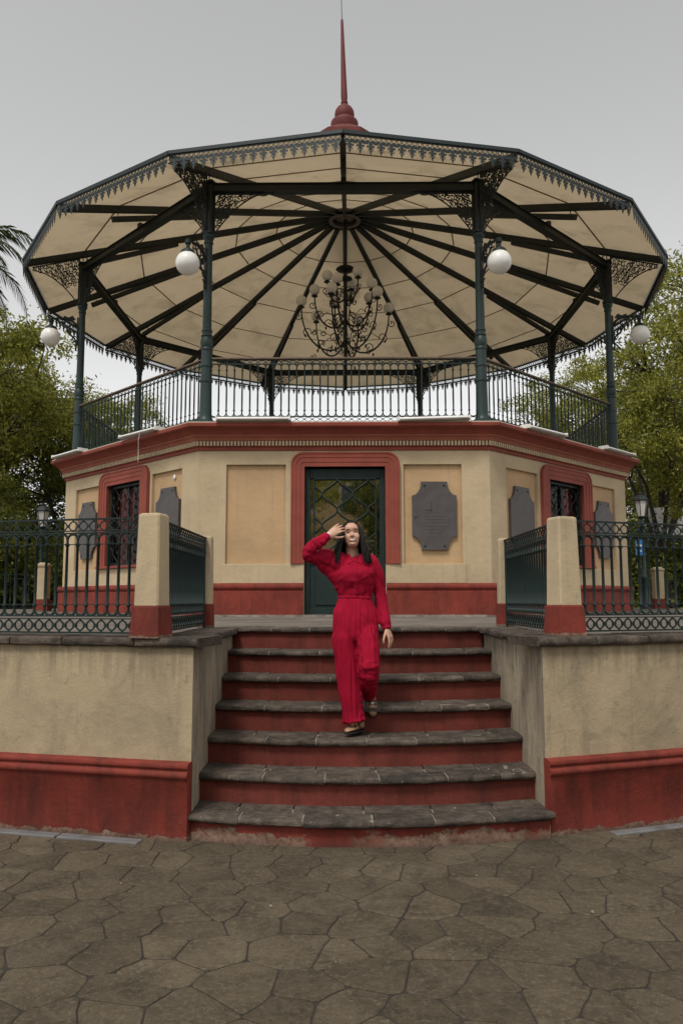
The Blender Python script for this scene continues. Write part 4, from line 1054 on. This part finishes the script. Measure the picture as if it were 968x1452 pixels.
    def stroke(name, pts, rad, mat, off=.0, flat=None):
        mm = MB(); mm.tube([on_head(x, z, off) for x, z in pts], rad, 8, flat=flat); return mm.build(name, mat, body, True)
    for sg in (-1, 1):
        stroke('eyebrow', [(sg * .012, .0235), (sg * .022, .0285), (sg * .034, .0290), (sg * .047, .0225)], [.0016, .0031, .0030, .0011], 'hair', .0005)
        stroke('eye', [(sg * .014, .0035), (sg * .021, .0075), (sg * .030, .0085), (sg * .038, .0065), (sg * .044, .0025)], [.0014, .0034, .0040, .0032, .0014], 'hair', .0004)
        stroke('eye_crease', [(sg * .015, -.0025), (sg * .024, -.0015), (sg * .034, -.0020), (sg * .041, -.0015)], [.0004, .0009, .0009, .0004], 'lip', .0001)
        stroke('smile_line', [(sg * .017, -.030), (sg * .025, -.039), (sg * .031, -.049), (sg * .032, -.058)], [.0003, .0009, .0010, .0003], 'lip', -.0002)
        stroke('nostril', [(sg * .0045, -.0335), (sg * .0085, -.0335)], [.0013, .0016], 'shoe_dark', .0002)
    mouth = [(-.027, -.0500), (-.019, -.0540), (-.009, -.0560), (0, -.0565), (.009, -.0560), (.019, -.0540), (.027, -.0500)]
    def patch(name, zt_, zb_, off, wmax, mat):
        xs = np.linspace(-wmax, wmax, 9); mm = MB()
        mz = lambda x: -.0575 + .0085 * (x / .028) ** 2
        up = [on_head(x, mz(x) + zt_ * max(.12, 1 - (x / wmax) ** 4), off) for x in xs]; lo = [on_head(x, mz(x) - zb_ * max(.12, 1 - (x / wmax) ** 2), off) for x in xs]
        V = up + lo + [q + fdir * .006 for q in up + lo]; n = 9; F = [(i, i + 1, n + i + 1, n + i) for i in range(n - 1)] + [(i, 2 * n + i, 2 * n + i + 1, i + 1) for i in range(n - 1)] + [(n + i, n + i + 1, 3 * n + i + 1, 3 * n + i) for i in range(n - 1)]
        mm.add(V, F); mm.build(name, mat, body, False, False)
    patch('lips', .0085, .0185, .0028, .031, 'lip'); patch('teeth', .0035, .0085, .0042, .0245, 'teeth')
    # ---------------- hair: locks from a centre parting
    m = MB(); rd = random.Random(11)
    def lock(phi, lift, zend, rad, seed):
        r2 = random.Random(seed); s_ = sin(phi); c_ = -cos(phi)      # phi 0 = face front
        A, B = .076 + lift, .094 + lift
        sgx = 1 if s_ >= 0 else -1
        top = (.004 * sgx + r2.uniform(-.003, .003), -.035 + .11 * (1 - cos(phi)) / 2, .112 + lift)
        pts = []
        for t_ in np.linspace(0, 1, 7):
            el_ = radians(88 - 88 * t_); rr = cos(el_); zz = sin(el_)
            x = A * s_ * rr; y = .015 + B * c_ * rr; z = .026 + (.088 + lift) * zz
            w_ = max(0, 1 - t_ * 2.2); pts.append(H(x * (1 - w_) + top[0] * w_, y * (1 - w_) + top[1] * w_, z * (1 - w_) + top[2] * w_))
        a = pts[-1]; end_z = J(0, zend).z + r2.uniform(-.016, .014)
        ox, oy = s_ * (.055 + .025 * r2.random()), c_ * .012
        xs = Vector((s_ * .030, 0, 0))
        for t_ in (.2, .45, .7, .88, 1.0):
            fl_ = t_ ** 1.2; y = a.y + oy * fl_ + (-.045 if abs(s_) > .6 and c_ < .35 else .02) * fl_
            pts.append(Vector((a.x + ox * fl_ + (.007 * sin(t_ * 5 + seed * .7)), y + .004 * cos(t_ * 5 + seed), a.z + (end_z - a.z) * t_)))
        R_ = [rad * .6] + [rad] * 8 + [rad * 1.05, rad * .9, rad * .35]
        m.tube(pts, R_, 6, flat=(1.0, .62))
    NL = 330
    for k in range(NL):
        phi = radians(50 + 260 * (k + .5) / NL + rd.uniform(-1.5, 1.5)); lock(phi, rd.uniform(-.002, .004), 350 if abs(sin(phi)) > .35 else 335, rd.uniform(.0042, .0068), k)
    for k in range(150):
        phi = radians(rd.choice((rd.uniform(44, 110), rd.uniform(250, 316), rd.uniform(60, 300)))); lock(phi, rd.uniform(.003, .007), rd.uniform(312, 356), rd.uniform(.0022, .0042), 900 + k)
    # scalp cap beneath the locks
    o = MB(); o.sphere((0, 0, 0), 1, 24, 16, (.0765, .093, .089)); V = [H(v[0], v[1] + .018, v[2] + .028) for v in o.v]
    F = [f for f in o.f if not all((o.v[i][1] < -.055 and o.v[i][2] < .068) or o.v[i][2] < -.085 for i in f)]
    keep = [f for f in F if sum(o.v[i][1] for i in f) / len(f) > -.060 or sum(o.v[i][2] for i in f) / len(f) > .072]
    m.add(V, keep); m.build('hair', 'hair', root, True)
    # ---------------- jumpsuit
    m = MB()
    R = lambda cx, cy, rx, ry, y=0.0: (J(cx, cy, y), rx * K, ry)
    loft(m, [R(432, 322, 66, .066, .02), R(434, 334, 96, .075, .018), R(438, 352, 126, .085, .012), R(440, 385, 133, .098, .004), R(441, 425, 132, .112, -.008), R(442, 462, 126, .112, -.008), R(443, 505, 115, .100, .0), R(444, 545, 107, .092, .004), R(444, 562, 105, .090, .004), R(444, 578, 108, .093, .004),
             R(444, 610, 118, .10, .004), R(444, 650, 131, .112, .006), R(445, 700, 140, .122, .008), R(445, 750, 142, .124, .008), R(446, 800, 138, .118, .006), R(446, 830, 120, .10, .004)], 28)
    loft(m, [R(395, 700, 55, .075, .005), R(386, 760, 76, .100, .003), R(380, 810, 79, .108), R(384, 880, 74, .102), R(392, 960, 73, .098), R(402, 1040, 73, .094), R(411, 1110, 71, .092, .005), R(419, 1180, 66, .090, .01), R(426, 1240, 63, .088, .012), R(432, 1285, 66, .090, .012), R(436, 1313, 71, .096, .010)], 24)
    loft(m, [R(500, 700, 52, .075, .0), R(508, 760, 72, .104, -.008), R(514, 810, 74, .112, -.022), R(519, 870, 70, .108, -.05), R(523, 930, 67, .102, -.08), R(524, 975, 66, .094, -.10), R(524, 1010, 63, .090, -.085), R(526, 1050, 57, .085, -.02), R(529, 1090, 51, .078, .06), R(532, 1130, 46, .070, .13), R(535, 1168, 44, .062, .185)], 24)
    # raised sleeve (soft, gathered at the cuff), dolman drape to the side seam
    sp = smoothpath([J(345, 352, .005), J(275, 330, -.03), J(205, 322, -.09), J(158, 312, -.135), J(178, 268, -.155), J(228, 228, -.158), J(268, 202, -.156)], 4)
    rad = np.interp(np.linspace(0, 1, len(sp)), [0, .2, .42, .55, .7, .86, 1], [.092, .072, .054, .050, .050, .045, .036]); limb(m, sp, list(rad), 18)
    loft(m, [(J(205, 338, -.085), .03, .035), (J(262, 378, -.04), .05, .045), (J(318, 430, -.01), .058, .055), (J(352, 500, .0), .04, .05)], 16)
    sp = smoothpath([J(538, 350, .01), J(574, 420, .02), J(592, 500, .032), J(603, 570, .035), J(616, 650, .02), J(628, 715, .0), J(634, 745, -.012)], 4)
    rad = np.interp(np.linspace(0, 1, len(sp)), [0, .15, .4, .6, .85, .93, 1], [.070, .058, .048, .046, .048, .041, .034]); limb(m, sp, list(rad), 18)
    suit = remesh(m, 'jumpsuit', 'fabric', .0062, 9, root)
    me = suit.data; n = len(me.vertices); co = np.empty(n * 3, 'f'); me.vertices.foreach_get('co', co); co = co.reshape(-1, 3)
    nr = np.empty(n * 3, 'f'); me.vertices.foreach_get('normal', nr); nr = nr.reshape(-1, 3)
    d = np.zeros(n)
    for i in range(n):
        x, y, z = co[i]; cy = 1395 - z / K; cx = 440 + x / K
        if cy > 575 and cx < 640:     # trousers: long vertical folds
            s_ = min(1, (cy - 575) / 90)
            w = (abs(noise.noise(Vector((x * 24 + .35 * z, y * 20, z * 1.7)))) - .18) * .019 + noise.noise(Vector((x * 55 + 9, y * 40, z * 3.2))) * .0050
            if cx > 452 and cy < 1000: w += noise.noise(Vector((x * 9, y * 9, z * 24 + x * 30))) * .0050
            if cy < 640: w += .0035 * sin(cx * .42) * max(0, 1 - abs(cy - 600) / 45)
            if cx > 470 and cy > 940: w = w * .7 + noise.noise(Vector((x * 12, y * 30, z * 36))) * .0085
            if cy > 1230 and cx < 520: w += noise.noise(Vector((x * 34, y * 34, z * 6))) * .012 * (cy - 1230) / 80
            d[i] = w * s_
        elif cx < 330 and cy < 420:   # raised sleeve
            d[i] = (abs(noise.noise(Vector((x * 15 + z * 12, y * 9, z * 17 - x * 9)))) - .18) * .020
        elif cx > 560:                # hanging sleeve
            d[i] = (abs(noise.noise(Vector((x * 12, y * 10, z * 11 + x * 22)))) - .18) * .018
        else:                         # bodice
            d[i] = noise.noise(Vector((x * 10 + z * 8, y * 9, z * 16 - x * 9))) * .0075 + (abs(noise.noise(Vector((x * 15 + z * 9, y * 12, z * 20 - x * 12)))) - .18) * .008
            if y < 0:                 # bust
                for bx in (388, 492): d[i] += .020 * math.exp(-((cx - bx) ** 2) / (2 * 34 ** 2) - ((cy - 430) ** 2) / (2 * 34 ** 2))
                if cy > 470: d[i] += .004 * sin(cx * .16) * min(1, (cy - 470) / 60)
    co += nr * d[:, None]; me.vertices.foreach_set('co', co.ravel()); me.update()
    sb = BVHTree.FromPolygons([v.co.copy() for v in me.vertices], [tuple(p.vertices) for p in me.polygons])
    def on_suit(cx, cy, off=.002):
        p = J(cx, cy, -.6); h_ = sb.ray_cast(p, Vector((0, 1, 0)), 1.2); q = h_[0] if h_[0] else J(cx, cy, -.1); return q - Vector((0, off, 0))
    m = MB()
    ring = []
    for k in range(40):
        a = 2 * pi * k / 40; dirv = Vector((cos(a), sin(a), 0)); o_ = J(444, 563, .004); h_ = sb.ray_cast(o_, dirv, .22); q = h_[0] if h_[0] else o_ + Vector((cos(a) * .137, sin(a) * .092, 0))
        ring.append(q + dirv * .0015 + Vector((0, 0, -.004 * cos(a) + .002 * sin(a * 3))))
    m.tube(ring + [ring[0]], .0068, 8, cap=False, flat=(1.3, .7)); m.build('waist_tie', 'fabric', suit, True)
    m = MB(); pts = [on_suit(452 + .006 * (cy - 330), cy, .0008) for cy in range(336, 556, 12)]; m.tube(pts, .0075, 6, flat=(.25, 1.0), up=(0, 1, 0)); m.build('button_placket', 'fabric', suit, True)
    for cy in (352, 390, 428, 466, 504, 538):
        m = MB(); q = on_suit(453 + .006 * (cy - 330), cy, .004); m.sphere(q, .0052, 8, 6, (1, .6, 1)); m.build('button', 'fabric', suit, True)
    for sg in (-1, 1):                # shirt collar
        m = MB(); c0 = 440
        Q = [on_suit(c0 + sg * 4, 340, .004), J(c0 + sg * 34, 296, -.046), J(c0 + sg * 66, 312, -.030), on_suit(c0 + sg * 42, 362, .010)]
        m.add(Q + [q + Vector((0, .006, -.002)) for q in Q], [(0, 1, 2, 3), (7, 6, 5, 4), (0, 4, 5, 1), (1, 5, 6, 2), (2, 6, 7, 3), (3, 7, 4, 0)]); m.build('collar', 'fabric', suit)
    for (p, q, rr) in ((J(262, 206, -.157), J(278, 195, -.155), .036), (J(632, 738, -.010), J(636, 752, -.014), .034)):
        m = MB(); ax = (q - p); m.tube([p - ax * .3, p, q, q + ax * .2], [rr * .9, rr, rr * .98, rr * .86], 14, cap=False); m.build('cuff', 'fabric', suit, True)
    m = MB(); p, q = J(280, 193, -.155), J(288, 187, -.153); m.tube([p, q], .0275, 14, cap=False); m.build('bracelet', 'white_metal', root, True)
    # ---------------- shoes
    def shoe(fr, lab):
        e = MB()
        n_ = 16
        secs = [(-.045, .030, .052, .0), (-.030, .034, .050, .0), (0, .036, .044, .0), (.05, .040, .036, .0), (.09, .041, .028, .0), (.125, .036, .023, .0), (.150, .024, .017, .0), (.160, .010, .010, .0)]
        V = []; F = []
        for L_, w_, h_, z_ in secs:
            for k in range(n_):
                a = 2 * pi * k / n_; zz = sin(a); V.append(fr(w_ * cos(a), L_, .012 + (h_ * (1 + zz) / 1.0 if zz > 0 else h_ * (1 + zz * .95)) * .62))
        for i in range(len(secs) - 1):
            for k in range(n_): F.append((i * n_ + k, i * n_ + (k + 1) % n_, i * n_ + n_ + (k + 1) % n_, i * n_ + n_ + k))
        F.append(tuple(range(n_ - 1, -1, -1))); F.append(tuple(range((len(secs) - 1) * n_, len(secs) * n_))); e.add(V, F)
        so = e.build('shoe', 'shoe', root, True); so['label'] = lab
        e = MB(); V = []
        out = [(-.032, -.045), (-.036, .0), (-.043, .06), (-.043, .10), (-.034, .142), (-.012, .166), (.012, .166), (.034, .142), (.043, .10), (.043, .06), (.036, 0), (.032, -.045), (.018, -.058), (-.018, -.058)]
        e.prism(out, lambda u, v, w: fr(u, v, .006 + w), .012); e.build('sole', 'shoe_dark', so)
        e = MB(); e.prism([(-.03, -.05), (-.03, .0), (.03, 0), (.03, -.05)], lambda u, v, w: fr(u, v, -.012 + w), .03); e.build('heel', 'shoe_dark', so)
        e = MB(); e.tube([fr(-.042, .03, .03), fr(-.03, .045, .068), fr(0, .055, .078), fr(.03, .045, .068), fr(.042, .03, .03)], .006, 6); e.tube([fr(-.03, .075, .045), fr(0, .05, .074), fr(.03, .075, .045)], .005, 6); e.build('strap', 'shoe_dark', so, True)
        e = MB(); e.prism([(-.012, .052), (.012, .052), (.012, .072), (-.012, .072)], lambda u, v, w: fr(u, v, .076 - .25 * (v - .05) + w), .004); e.build('buckle', 'white_metal', so)
    p0 = J(462, 1395, .045); ya = radians(-38)
    def fr1(u, v, w): return Vector((p0.x + u * cos(ya) + v * sin(ya) * 1.0, p0.y - v * cos(ya) + u * sin(ya), .027 + w - .0))
    shoe(fr1, 'bronze shoe planted on the step')
    p1 = J(546, 1178, .205); fd = (J(558, 1275, .135) - p1).normalized(); upv = Vector((.1, -.85, .35)); upv = (upv - fd * upv.dot(fd)).normalized(); sdv = fd.cross(upv)
    def fr2(u, v, w): return p1 + fd * (v * .92 + .012) + sdv * u + upv * (w - .045)
    shoe(fr2, 'bronze shoe lifted off the step')
person()
#TREES_HERE
# ================================================================== TREES
def mesh_np(name, V, F4, mat):
    me = bpy.data.meshes.new(name); n = len(V); k = len(F4)
    me.vertices.add(n); me.vertices.foreach_set('co', np.asarray(V, 'f').ravel()); me.loops.add(k * 4); me.loops.foreach_set('vertex_index', np.asarray(F4, 'i').ravel())
    me.polygons.add(k); me.polygons.foreach_set('loop_start', np.arange(0, k * 4, 4, dtype='i')); me.polygons.foreach_set('loop_total', np.full(k, 4, 'i'))
    me.update(calc_edges=True); me.materials.append(MAT[mat]); return me
def leaves(cent, nleaf, L, W, mat, sig, rg, droop=.35):
    """leaf faces scattered round twig centres"""
    nc = len(cent); idx = rg.integers(0, nc, nleaf); c = np.asarray(cent)
    P = c[idx, :3] + rg.normal(0, 1, (nleaf, 3)) * (c[idx, 3:4] * np.array([1, 1, .72])) * sig
    d = rg.normal(0, 1, (nleaf, 3)); d[:, 2] -= droop; d /= np.linalg.norm(d, axis=1)[:, None]
    s_ = rg.normal(0, 1, (nleaf, 3)); s_ -= d * (s_ * d).sum(1)[:, None]; s_ /= np.linalg.norm(s_, axis=1)[:, None]
    l = (L * rg.uniform(.5, 1.6, nleaf))[:, None]; w = (W * rg.uniform(.7, 1.25, nleaf))[:, None]
    nn = np.cross(d, s_) * l * .12
    V = np.stack([P, P + d * l * .5 + s_ * w - nn, P + d * l, P + d * l * .5 - s_ * w - nn], 1).reshape(-1, 3)
    return mesh_np('crown', V, np.arange(nleaf * 4).reshape(-1, 4), mat)
def make_tree(seed, H_, cr, cz, ch, ntwig, nleaf, mat, stems=1, leafL=.135):
    rd = random.Random(seed); rg = np.random.default_rng(seed); m = MB(); cent = []
    tips = []
    for s_ in range(stems):
        a0 = rd.uniform(0, 2 * pi); off = (.28 * cos(a0) * (stems > 1), .28 * sin(a0) * (stems > 1)); hb = H_ * rd.uniform(.22, .32); lean = (rd.uniform(-.5, .5), rd.uniform(-.5, .5))
        fork = Vector((off[0] + lean[0] * .8, off[1] + lean[1] * .8, hb)); r0 = .21 / stems ** .4 * H_ / 11
        m.tube([(off[0], off[1], -.3), (off[0] * 1.1, off[1] * 1.1, hb * .3), (off[0] + lean[0] * .4, off[1] + lean[1] * .4, hb * .65), fork], [r0 * 1.45, r0 * 1.05, r0 * .9, r0 * .82], 9)
        nl = rd.randint(4, 5)
        for j in range(nl):
            a = a0 + 2 * pi * j / nl + rd.uniform(-.4, .4); rr = cr * rd.uniform(.35, .75) if j else cr * .12
            e = Vector((fork.x + rr * cos(a), fork.y + rr * sin(a), cz + ch * rd.uniform(.0, .55) + (ch * .3 if not j else 0)))
            mid = fork.lerp(e, .45) + Vector((rd.uniform(-.4, .4), rd.uniform(-.4, .4), .5)); q = [fork, fork.lerp(mid, .5) + Vector((0, 0, .1)), mid, mid.lerp(e, .5) + Vector((rd.uniform(-.3, .3), rd.uniform(-.3, .3), .1)), e]
            m.tube(q, [r0 * .62, r0 * .5, r0 * .36, r0 * .24, r0 * .1], 7); tips.append(q)
    for k in range(ntwig):
        while True:
            v = Vector((rd.uniform(-1, 1), rd.uniform(-1, 1), rd.uniform(-1, 1)))
            if .28 < v.length < 1: break
        v = v * (.62 + .38 * v.length) * rd.uniform(.9, 1.1)
        lump = 1 + .28 * noise.noise(Vector((v.x * 2.3 + seed, v.y * 2.3, v.z * 2.3)))
        c = Vector((v.x * cr * lump, v.y * cr * lump, cz + v.z * ch * lump))
        if noise.noise(Vector((c.x * .55 + seed * 3, c.y * .55, c.z * .6))) < -.07: continue
        best = min(((p - c).length + max(0, p.z - c.z) * 1.5, i, j) for i, q in enumerate(tips) for j, p in enumerate(q) if j >= 1)
        p = tips[best[1]][best[2]]; mid = p.lerp(c, .55) + Vector((rd.uniform(-.25, .25), rd.uniform(-.25, .25), rd.uniform(0, .35)))
        m.tube([p, mid, c], [.042, .026, .008], 5, cap=False); cent.append((c.x, c.y, c.z, rd.uniform(.6, 1.25)))
        for q in range(2):
            c2 = c + Vector((rd.gauss(0, .5), rd.gauss(0, .5), rd.gauss(0, .35))); m.tube([mid, mid.lerp(c2, .6) + Vector((0, 0, .08)), c2], [.018, .012, .005], 4, cap=False); cent.append((c2.x, c2.y, c2.z, rd.uniform(.5, 1.0)))
    return m.mesh('trunk', 'bark', True, False), leaves(cent, nleaf, leafL, leafL * .27, mat, .34, rg)
TV = [make_tree(2, 12.2, 4.0, 9.2, 3.0, 170, 36000, 'leaf', 2), make_tree(9, 14, 5.2, 9.3, 5.2, 230, 46000, 'leaf', 1), make_tree(21, 10.5, 3.7, 6.9, 3.6, 160, 34000, 'leaf2', 2)]
def tree(v, x, y, s_, rz, label, group='broadleaf trees round the plaza'):
    e = empty('tree', (x, y, -.03), rz); e.scale = (s_, s_, s_); tag(e, label, 'tree', group)
    link('trunk', TV[v][0], e); link('crown', TV[v][1], e)
tree(0, -12.9, 8.2, 1.0, .4, 'olive-green tree with dark forked trunks left of the bandstand, beside the palm')
tree(2, -10.6, 13.0, .98, 2.2, 'darker green tree right behind the lantern without a sign')
tree(0, -17.5, 15, 1.12, 3.9, 'broad tree further back behind the forked tree by the palm')
tree(0, -10.8, 21.5, .98, 1.2, 'thin tree whose top shows between the side columns, palm side')
tree(1, 13.9, 9.0, 1.03, .9, 'tall leafy tree rising above the roof edge beside the side globe lamp')
tree(0, 11.0, 7.6, .78, 5.1, 'yellow-green rounded tree behind the lantern with the blue sign')
tree(1, 12.6, 20.5, .96, 2.7, 'open-crowned tree seen between the deck railing and the roof, lantern sign side')
tree(2, 6.9, 27, 1.06, 4.4, 'dark tree rising behind the deck railing on the bronze plaque side')
tree(1, 20, 20, 1.0, 4.0, 'dense tree far behind the tall tree on the blue sign side')
for k, (x, y, v, s_) in enumerate(((-24, 34, 1, .9), (-15, 40, 2, 1.0), (-6, 44, 2, .8), (2, 48, 2, .8), (12, 44, 2, .95), (24, 38, 1, .9), (33, 30, 2, 1.1), (-33, 28, 2, 1.1))):
    tree(v, x, y, s_, k * 1.3, 'distant tree in the row closing the far side of the plaza', 'distant trees closing the plaza')
for k, (x, y, v, s_) in enumerate(((-5.2, -34, 1, .8), (2.2, -42, 2, 1.0))):
    tree(v, x, y, s_, k + .5, 'tree across the plaza reflected in the door glass', 'trees reflected in the door glass')
SH = make_tree(33, 2.6, 1.5, 1.5, 1.1, 60, 15000, 'leaf2', 2, .12)
for x, y, s_, lab in ((-9.6, 9.4, 1.35, 'dark shrub under the lantern post on the palm side'), (-12.2, 6.6, 1.5, 'broad shrub at the foot of the forked tree'), (-14.6, 12.5, 1.6, 'tall shrub between the trunks on the palm side'), (-11.2, 13.5, 1.7, 'shrub behind the lantern post on the palm side'), (-8.4, 15, 1.5, 'shrub hidden partly by the bandstand wall, palm side'),
                      (10.2, 9.8, 1.5, 'dark shrub behind the lantern with the blue sign'), (12.3, 8.4, 1.2, 'shrub below the rounded yellow-green tree'), (9.2, 13.5, 1.6, 'shrub beside the bandstand wall, blue sign side'), (14.8, 13.6, 1.6, 'shrub behind the low white garden wall')):
    e = empty('shrub', (x, y, -.03), x); e.scale = (s_, s_, s_); tag(e, lab, 'shrub', 'shrubs under the plaza trees'); link('stem', SH[0], e); link('foliage', SH[1], e)
# palm at the left
def palm():
    e = empty('palm_tree', (-11.35, 2.6, -.03)); e.scale = (1, 1, 1.13); tag(e, 'tall palm whose drooping fronds reach into view beside the roof edge', 'palm')
    m = MB(); pr = []
    for k in range(40): z = k * .25; pr += [(.26 - .0015 * k + .02 * (k % 2), z), (.24 - .0015 * k, z + .2)]
    m.lathe(pr, 12); m.build('trunk', 'bark', e, True); rd = random.Random(4)
    for k in range(24):
        a = 2 * pi * k / 24 * 3.1 + rd.uniform(-.15, .15); el_ = rd.uniform(-.15, 1.15); L = rd.uniform(2.6, 3.3); m = MB(); pts = []; p = Vector((.15 * cos(a), .15 * sin(a), 10.0)); g_ = el_
        for i in range(13):
            pts.append(p.copy()); p = p + Vector((cos(a) * cos(g_), sin(a) * cos(g_), sin(g_))) * (L / 12); g_ -= .125 + .02 * i * .5
        m.tube(pts, [.03 - .002 * i for i in range(13)], 5)
        for i in range(1, 12):
            for f_ in (0, .25, .5, .75):
                c = pts[i].lerp(pts[min(i + 1, 12)], f_); t_ = (pts[min(i + 1, 12)] - pts[i]).normalized() if i < 12 else t_
                sd = t_.cross(Vector((0, 0, 1))).normalized(); ll = .62 * sin(pi * min(1, (i + f_) / 13 + .12)) ** .7
                for sg in (-1, 1):
                    d = (sd * sg * .75 + t_ * .65 + Vector((0, 0, -.28 + rd.uniform(-.15, .15)))).normalized(); w_ = t_ * .018
                    m.add([c - w_, c + w_, c + d * ll * .6 + w_ * .8 + Vector((0, 0, .01)), c + d * ll - Vector((0, 0, .06)), c + d * ll * .6 - w_ * .8], [(0, 1, 2, 3, 4)])
        m.build('frond', 'palm_leaf', e, fixn=False)
palm()
# ================================================================== LAMP POSTS, SIGNS, FAR BUILDINGS
def lamp_post(x, y, zt, label):
    e = empty('lamp_post', (x, y, -.03)); tag(e, label, 'lamp post', 'green lantern posts on the plaza')
    zb = zt - .72
    m = MB(); m.lathe([(.22, 0), (.22, .12), (.17, .16), (.17, .55), (.13, .62), (.11, .75), (.11, 1.3), (.14, 1.34), (.14, 1.42), (.085, 1.48), (.07, 2.2), (.095, 2.24), (.095, 2.3), (.06, 2.35), (.05, zb - .35), (.09, zb - .30), (.06, zb - .24), (.05, zb - .08), (.12, zb - .02), (.12, zb)], 14); m.build('pole', 'iron_col', e, True)
    m = MB(); m.lathe([(.11, zb), (.19, zb + .46)], 6, cap=True); m.build('lantern_pane', 'lantern_glass', e)
    m = MB(); m.lathe([(.23, zb + .45), (.235, zb + .48), (.15, zb + .60), (.06, zb + .64), (.07, zb + .67), (.02, zb + .72)], 6, cap=True)
    for k in range(6): a = 2 * pi * k / 6; m.tube([(.113 * cos(a), .113 * sin(a), zb), (.195 * cos(a), .195 * sin(a), zb + .47)], .012, 4)
    m.build('lantern_cap', 'iron_dark', e); return e
lamp_post(-9.0, 5.0, 4.55, 'green lantern post under the trees beside the bandstand wall, palm side')
lp = lamp_post(8.75, 4.2, 4.78, 'green lantern post carrying a small blue sign, seen over the railing')
s_ = empty('street_sign', (8.55, 3.98, 3.1)); tag(s_, 'small blue sign with white lettering strip fixed to the lantern post', 'sign')
m = MB(); m.box((0, 0, 0), (.20, .02, .46)); m.build('sign_board', 'blue', s_); m = MB(); m.box((.005, -.0125, .04), (.15, .004, .09)); m.box((.005, -.0125, -.10), (.13, .004, .03)); m.build('sign_lettering', 'white_flat', s_)
sg_ = empty('notice_board', (10.9, 7.5, 0)); tag(sg_, 'pale blank board on two legs beyond the lantern with the blue sign', 'notice board')
m = MB(); m.cbox((0, 0, 4.2), (1.2, .10, .95), .02); m.build('board', 'white_flat', sg_)
for x in (-.5, .5): m = MB(); m.box((x, .07, 1.95), (.08, .08, 3.95)); m.build('leg', 'iron_col', sg_)
def far_building(x, y, w, d, h, mat, label, face, nw, storeys=2):
    e = empty('far_building', (x, y, 0)); tag(e, label, 'building')
    m = MB(); m.box((0, 0, h / 2), (w, d, h)); m.build('wall', mat, e); m = MB(); m.box((0, 0, h + .12), (w + .5, d + .5, .28)); m.build('roof_cornice', 'far_wall', e)
    for s in range(storeys):
        for k in range(nw):
            xx = -w / 2 + (k + .5) * w / nw; z = h / storeys * (s + .5)
            m = MB(); m.box((xx, face * (d / 2 + .03), z), (1.5, .16, 2.3)); f = m.build('window_frame', 'far_wall', e); m = MB(); m.box((xx, face * (d / 2 + .12), z), (1.1, .05, 1.95)); m.build('pane', 'far_glass', f)
far_building(-22, 62, 40, 10, 8, 'far_wall', 'long pale building beyond the trees on the palm side of the plaza', -1, 9)
far_building(26, 64, 44, 10, 7.5, 'far_wall', 'long pale building beyond the trees on the blue sign side of the plaza', -1, 10)
far_building(0.7, -58, 46, 10, 15, 'far_ochre', 'ochre building across the plaza reflected in the door glass', 1, 14, 4)
gw = empty('garden_wall', (14.5, 11.5, 0)); tag(gw, 'low white garden wall topped with railing beyond the terrace, blue sign side', 'wall')
m = MB(); m.box((0, 0, 1.1), (9, .25, 2.2)); m.build('wall_body', 'far_wall', gw)
for k in range(28):
    m = MB() if k == 0 else m
    if k == 0: m.box((0, 0, 2.65), (.04, .04, .95)); bm_ = m.mesh('rail_bar', 'iron_dark')
    link('rail_bar', bm_, gw, (-4.4 + k * .32, 0, 0))
